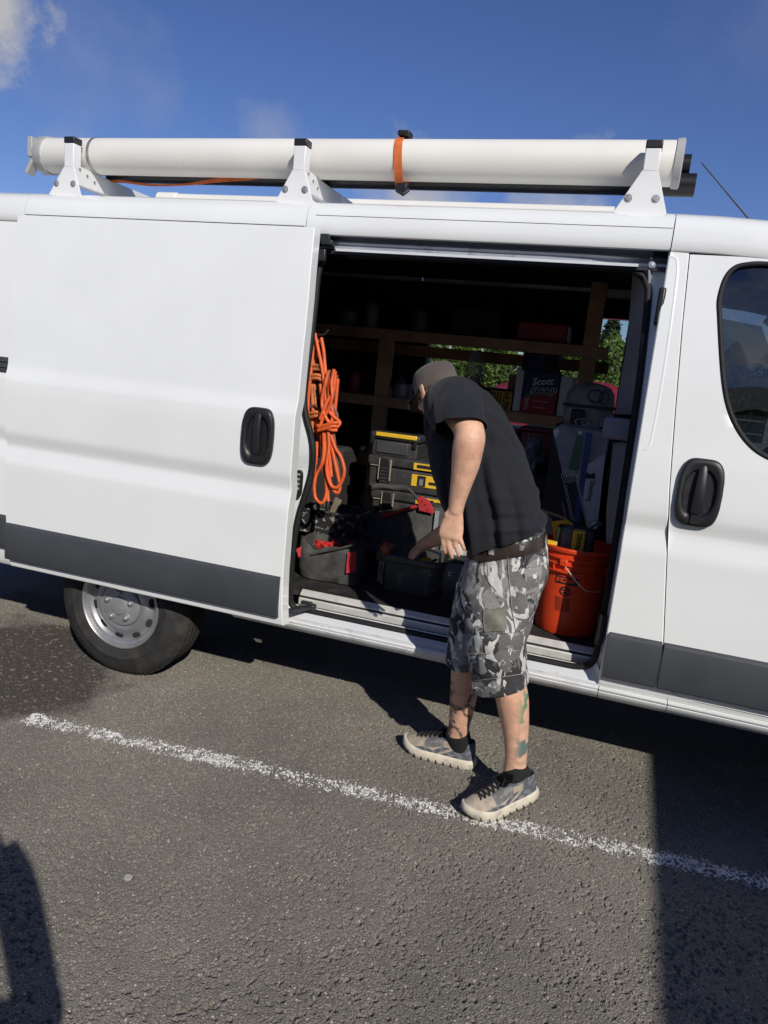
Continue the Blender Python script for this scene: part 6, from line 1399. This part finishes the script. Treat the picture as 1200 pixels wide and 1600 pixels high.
mb = MB(); gzb = -.0052; mb.add([(-S, -S, gzb), (S, -S, gzb), (S, S, gzb), (-S, S, gzb), (hx0, hy0, gzb), (hx1, hy0, gzb), (hx1, hy1, gzb), (hx0, hy1, gzb)], [(0, 1, 5, 4), (1, 2, 6, 5), (2, 3, 7, 6), (3, 0, 4, 7)]); struct(mb.build('ground', asphalt, None, 0))
# near ground: the open-textured wearing course as real relief
nx_, ny_ = int((GX1-GX0)/GS), int((GY1-GY0)/GS)
rg = np.random.default_rng(4)
def band_noise(lo, hi):
    f = np.fft.rfft2(rg.standard_normal((ny_, nx_))); ky = np.fft.fftfreq(ny_, GS)[:, None]; kx = np.fft.rfftfreq(nx_, GS)[None, :]; k = np.hypot(kx, ky)
    f *= np.exp(-(k*lo)**2)*(1-np.exp(-(k*hi)**2)); o_ = np.fft.irfft2(f, (ny_, nx_)); return o_/o_.std()
hgt = .00085*band_noise(.0036, .014)+.0004*band_noise(.02, .10)
dens = band_noise(.25, 3)
def stamp(n, r0, r1, d0, d1, sharp):
    for _ in range(n):
        ix, iy = rg.integers(4, nx_-5), rg.integers(4, ny_-5)
        if dens[iy, ix] < -1.0 and rg.random() < .7: continue
        r = rg.uniform(r0, r1)*(1 if rg.random() < .93 else 1.5); a = rg.uniform(0, 3.14); e = rg.uniform(.5, 1); w = int(r*1.6/GS)+1; w = min(w, 4)
        yy, xx = np.mgrid[-w:w+1, -w:w+1]*GS; xx = xx+rg.uniform(-.5, .5)*GS; yy = yy+rg.uniform(-.5, .5)*GS; c, s_ = np.cos(a), np.sin(a)
        q = np.hypot((xx*c+yy*s_)/r, (yy*c-xx*s_)/(r*e)); hgt[iy-w:iy+w+1, ix-w:ix+w+1] += rg.uniform(d0, d1)*np.clip(1-q**sharp, 0, 1)
stamp(30000, .0032, .0060, -.0085, -.0030, 4); stamp(9000, .006, .0095, -.011, -.006, 4)
stamp(22000, .0032, .006, .0005, .0016, 3)
hgt -= np.percentile(hgt, 70)
hgt = np.clip(hgt, -.0115, .0025)
hgt = np.clip(hgt, -.012, .0025)
fy = np.clip(np.minimum(np.arange(ny_), ny_-1-np.arange(ny_))/40, 0, 1)[:, None]; fx_ = np.clip(np.minimum(np.arange(nx_), nx_-1-np.arange(nx_))/40, 0, 1)[None, :]; fe = np.minimum(fy, fx_)
hgt = hgt*fe+(1-fe)*(-.0042)
gx = GX0+np.arange(nx_)*GS; gy = GY0+np.arange(ny_)*GS; XX, YY = np.meshgrid(gx, gy)
co_ = np.stack([XX+rg.uniform(-.3, .3, XX.shape)*GS, YY+rg.uniform(-.3, .3, XX.shape)*GS, hgt], -1).reshape(-1, 3)
def grid_mesh(name, verts, quads):
    me = bpy.data.meshes.new(name); nv, nf = len(verts), len(quads); me.vertices.add(nv); me.vertices.foreach_set('co', verts.astype(np.float32).ravel()); me.loops.add(nf*4); me.loops.foreach_set('vertex_index', quads.astype(np.int32).ravel())
    me.polygons.add(nf); me.polygons.foreach_set('loop_start', np.arange(nf, dtype=np.int32)*4); me.polygons.foreach_set('loop_total', np.full(nf, 4, np.int32)); me.update(calc_edges=True); me.validate(); return me
idx = np.arange(nx_*ny_).reshape(ny_, nx_); quads = np.stack([idx[:-1, :-1], idx[:-1, 1:], idx[1:, 1:], idx[1:, :-1]], -1)
struct(link('asphalt_wearing_course', grid_mesh('asphalt_wearing_course', co_, quads.reshape(-1, 4)), asphalt, None, 0)); bpy.data.objects['asphalt_wearing_course'].data.polygons.foreach_set('use_smooth', np.zeros((nx_-1)*(ny_-1), bool))
def gz(x, y):
    ix, iy = int((x-GX0)/GS), int((y-GY0)/GS); return float(hgt[iy, ix]) if 0 <= ix < nx_ and 0 <= iy < ny_ else -.0045
# worn white bay line: a thin film of paint left on the stones
paint = mat('line_paint', (.72, .71, .67), .75, var=.12, vscale=40, spec=.3, dirt=(.4, .37, .32), dscale=6, dlo=.5, dhi=.8)
A, B = PZ(42, 1121, 0), PZ(1200, 1378, 0); d = (B-A); d.normalize()
cxq = (XX[:-1, :-1]+XX[1:, 1:])/2; cyq = (YY[:-1, :-1]+YY[1:, 1:])/2
uu = (cxq-A.x)*d.x+(cyq-A.y)*d.y; vv = np.abs(-(cxq-A.x)*d.y+(cyq-A.y)*d.x)
wear = 1.0*band_noise(.006, .03)+.6*band_noise(.03, .12)+.5*band_noise(.12, .8); wear = wear[:-1, :-1]
hq = (hgt[:-1, :-1]+hgt[1:, 1:])/2
keep = (uu > 0) & (vv < .054) & (wear*.5+(hq+.001)*200+np.clip((.054-vv)/.03, 0, 1)*1.15 > 1.12+.15*rg.standard_normal(uu.shape))
qk = quads[keep]; used, inv = np.unique(qk.ravel(), return_inverse=True); pv_ = co_[used]+np.array([0, 0, .0011])
struct(link('bay_line', grid_mesh('bay_line', pv_, inv.reshape(-1, 4)), paint, None, 0))
# loose grit
stone = mat('grit_stone', (.2, .185, .165), .85, var=.4, vscale=50)
mb = MB(); rnd = random.Random(11)
for i in range(2600):
    x, y = rnd.uniform(-3.4, .9), rnd.uniform(-1.7, .75); r_ = rnd.uniform(.0015, .0042)*(1.8 if rnd.random() < .03 else 1)
    k = 5; a0 = rnd.uniform(0, 6); zg = gz(x, y); ring = [Vector((x+math.cos(a0+6.283*q/k)*r_*rnd.uniform(.7, 1.2), y+math.sin(a0+6.283*q/k)*r_*rnd.uniform(.7, 1.2), zg)) for q in range(k)]
    mb.loft([ring, [Vector((x+(p.x-x)*.6, y+(p.y-y)*.6, zg+r_*.9)) for p in ring]], False, True)
o = mb.build('loose_grit', stone, None, 0); o['kind'] = 'stuff'; o['label'] = 'loose grit scattered over the asphalt'
q = PZ(200, 1372, 0)+Vector((0, 0, .001)); mb = MB(); mb.lathe([(0, .0035), (.011, .0035), (.0125, .003), (.013, 0)], q, 'z', 20); mb.lathe([(.006, .0036), (.008, .0042), (.009, .0036)], q, 'z', 20)
tag(mb.build('metal_slug', mat('slug', (.5, .48, .44), .5, metal=.3, var=.15, vscale=60), None, 40), 'small pale metal disc lying on the asphalt at lower left', 'disc')
q = PZ(567, 1141, 0); mb = MB(); mb.add([q+Vector((-.011, -.004, .004)), q+Vector((.002, -.009, .008)), q+Vector((.013, .0, .003)), q+Vector((.003, .009, .01)), q+Vector((-.008, .006, .005))], [(0, 1, 2, 3, 4)])
tag(mb.build('fallen_leaf', mat('dry_leaf', (.38, .24, .14), .8), None, 0), 'tiny dry tan leaf lying on asphalt beside the man\'s shadow', 'leaf')

# ================================================================== BEYOND THE VAN
hedge_dark = mat('hedge_green', (.055, .085, .022), .7, var=.5, vscale=3, spec=.2)
def leaf_mat(name, c1, c2):
    M_ = mat(name, c1, .6, var=.45, vscale=2.2, spec=.25); return M_
def foliage(mb, pts, size, rnd, up=.4):
    for p in pts:
        a = Vector((rnd.gauss(0, 1), rnd.gauss(0, 1), rnd.gauss(0, 1)+up)).normalized(); b_ = a.orthogonal().normalized(); c = a.cross(b_)
        t = rnd.uniform(0, 6.28); b2 = b_*math.cos(t)+c*math.sin(t); c2 = a.cross(b2); s_ = size*rnd.uniform(.6, 1.3)
        mb.add([p-b2*s_*.35, p+c2*s_, p+b2*s_*.35, p-c2*s_*.7], [(0, 1, 2, 3)])
rnd = random.Random(5)
YH = 12.5
for k in range(31):                                               # columnar evergreens planted as one hedge row
    cx = -13.5+k*.72; h = rnd.uniform(2.5, 2.8); mb = MB(); pts = []
    for i in range(5200 if -6 < cx < 2 else 1800):
        z = rnd.random()**.9*h; rr = .66*(1-(z/h)**6)*(.75+.3*noise.noise((cx*3, z*2.5, rnd.uniform(0, .6))))
        a = rnd.uniform(0, 6.283); q_ = rr*math.sqrt(rnd.uniform(.45, 1)); pts.append(Vector((cx+math.cos(a)*q_, YH+math.sin(a)*q_, z+.05)))
    foliage(mb, pts, .062, rnd, .9)
    root = thing('hedge_shrub', 'clipped columnar evergreen in the green hedge row seen through the van\'s far window', 'shrub', (cx, YH, 0), 'evergreens of the hedge row')
    mb.build('foliage', leaf_mat('hedge_leaf', (.14, .19, .04), None), root, 0, fix=False)
    mb = MB(); mb.lathe([(.3, .05), (.34, 1.2), (.3, h*.75), (.05, h*.9)], (cx, YH, 0), 'z', 10); mb.build('inner_branches', hedge_dark, root)
for (cx, cy, h, lab) in [(-1.95, 46, 6.3, 'taller pointed conifer beyond the hedge, seen through the van window'), (-.7, 47, 5.4, 'shorter conifer standing right of the tall one beyond the hedge'), (-6, 50, 11, 'conifer far left beyond the hedge, hidden behind the van')]:
    root = thing('conifer_tree', lab, 'tree', (cx, cy, 0)); mb = MB(); mb.lathe([(.22, 0), (.15, h*.5), (.03, h)], (cx, cy, 0), 'z', 8, True); mb.build('trunk', mat('bark', (.1, .07, .05), .9), root)
    mb = MB(); pts = []
    for i in range(2600):
        z = rnd.uniform(.08, 1)*h; lay = 1-.35*((z*1.6) % 1); rr = (1-z/h)**.8*2.4*lay; a = rnd.uniform(0, 6.283); q_ = rr*math.sqrt(rnd.random()); pts.append(Vector((cx+math.cos(a)*q_, cy+math.sin(a)*q_, z-.15*q_)))
    foliage(mb, pts, .34, rnd, .3); mb.build('crown', mat('conifer_leaf', (.035, .06, .03), .7, var=.4, vscale=1.5), root, 0, fix=False)
# maroon hatchback parked on the far side
car = thing('parked_car', 'dark red car parked beyond the van, glimpsed through its far window', 'car', (-.5, 9.6, 0))
maroon = mat('maroon_paint', (.22, .02, .035), .25, var=.05, coat=.8)
cx, cy = -.50, 9.6
def car_ring(x, zb, zt, hw, n_=14):
    return None
secs = [(-2.1, .45, .75, .72), (-2.0, .3, .95, .85), (-1.6, .28, 1.02, .89), (-1.0, .28, 1.06, .9), (-.2, .28, 1.06, .9), (.6, .28, 1.05, .9), (1.1, .28, .98, .89), (1.7, .28, .9, .86), (2.05, .32, .8, .78), (2.15, .42, .66, .66)]
mb = MB(); mb.loft([[Vector((cx+x, cy-hw, zb+.1)), Vector((cx+x, cy-hw*1.0, (zb+zt)/2)), Vector((cx+x, cy-hw*.97, zt-.06)), Vector((cx+x, cy-hw*.88, zt)), Vector((cx+x, cy+hw*.88, zt)), Vector((cx+x, cy+hw*.97, zt-.06)), Vector((cx+x, cy+hw, (zb+zt)/2)), Vector((cx+x, cy+hw, zb+.1)), Vector((cx+x, cy+hw*.9, zb)), Vector((cx+x, cy-hw*.9, zb))] for x, zb, zt, hw in secs]); mb.build('body', maroon, car, 40)
cab = [(-1.95, 1.0, .78), (-1.6, 1.5, .66), (-1.2, 1.68, .62), (-.5, 1.73, .61), (.1, 1.71, .61), (.38, 1.62, .63), (1.15, 1.0, .78)]
mb = MB(); mb.loft([[Vector((cx+x, cy-.80+(zt-1.0)*.0, 1.0)), Vector((cx+x, cy-hw-.02, lerp(1.0, zt, .9))), Vector((cx+x, cy-hw+.06, zt)), Vector((cx+x, cy+hw-.06, zt)), Vector((cx+x, cy+hw+.02, lerp(1.0, zt, .9))), Vector((cx+x, cy+.80, 1.0))] for x, zt, hw in cab]); mb.build('cabin', maroon, car, 35)
for x0, x1, t0, t1 in [(-1.3, -.75, 1.40, 1.44), (-.68, .25, 1.44, 1.42)]:
    mb = MB(); mb.add([(cx+x0-.12, cy-.815, 1.06), (cx+x1, cy-.815, 1.06), (cx+x1, cy-.675, t1-.02), (cx+x0, cy-.675, t0-.02)], [(0, 1, 2, 3)]); mb.build('side_window', glass, car)
mb = MB(); mb.add([(cx+.38, cy-.56, 1.445), (cx+.38, cy+.56, 1.445), (cx+1.12, cy+.72, 1.04), (cx+1.12, cy-.72, 1.04)], [(0, 1, 2, 3)]); o = mb.build('windscreen', glass, car); o.location = (.01, 0, .008)
for x in (-1.35, 1.3):
    for y in (-.86, .86):
        mb = MB(); mb.lathe([(.05, 0), (.19, .005), (.2, -.02), (.29, -.02), (.31, .03), (.31, .14), (.29, .18)], (cx+x, cy+y-.08, .31), 'y', 24); mb.build('wheel', tyre_rubber, car)
for x0 in (-7.5,):                                                # white post-and-mesh fence in front of the hedge
    fe = thing('garden_fence', 'pale mesh fence with white posts in front of the hedge beyond the van', 'fence', (-4, 11.2, 0))
    for i in range(9):
        mb = MB(); mb.bb((-9+i*1.4-.04, 11.16, 0), (-9+i*1.4+.04, 11.24, 1.4)); mb.build('post', rack_white, fe)
    for z in (.1, .45, .8, 1.12, 1.34):
        mb = MB(); mb.bb((-9, 11.19, z), (2.2, 11.21, z+.018)); mb.build('rail', rack_white, fe)
mb = MB(); mb.bb((-3.5, 11.9, 0), (-3.1, 12.1, 2.2)); 
# ================================================================== BEHIND THE CAMERA (throws the shade at the right, mirrors in the glass)
tr = thing('box_trailer', 'white box trailer standing behind the photographer, out of frame', 'trailer', (4.4, -6.5, 0))
Hh = 2.6; xe = .285+.92*Hh
mb = MB(); mb.bb((xe, -10.2, .55), (xe+2.3, -2.2, Hh)); mb.build('box', white_paint, tr, 40, .03)
for y in (-9, -8):
    for x in (xe+.1, xe+2.0):
        mb = MB(); mb.lathe([(.05, 0), (.2, .0), (.33, .0), (.35, .04), (.35, .18), (.33, .22)], (x+.1, y, .35), 'x', 24); mb.build('wheel', tyre_rubber, tr)
mb = MB(); mb.bb((xe, -10.2, 0.3), (xe+2.2, -2.3, .55)); mb.build('skirt', dark_lining, tr)
bd = thing('lot_building', 'white sided low building with grey gable roof across the lot, behind the camera', 'building', (2, -16, 0))
mb = MB(); mb.bb((-6, -20, 0), (9, -12, 4.6)); mb.build('wall', mat('white_siding', (.7, .7, .68), .6, var=.05), bd)
mb = MB(); mb.prism([(-6.4, -11.5, 4.6), (-6.4, -20.5, 4.6), (-6.4, -16, 6.8)], (15.8, 0, 0)); mb.build('roof', mat('roof_grey', (.12, .12, .13), .8), bd)
for i in range(4):
    mb = MB(); mb.bb((-4.5+i*3.4, -12.02, 1.0), (-3.1+i*3.4, -11.97, 2.2)); w_ = mb.build('window', rack_white, bd); mb = MB(); mb.bb((-4.4+i*3.4, -11.968, 1.1), (-3.2+i*3.4, -11.96, 2.1)); mb.build('pane', black_plastic, w_)
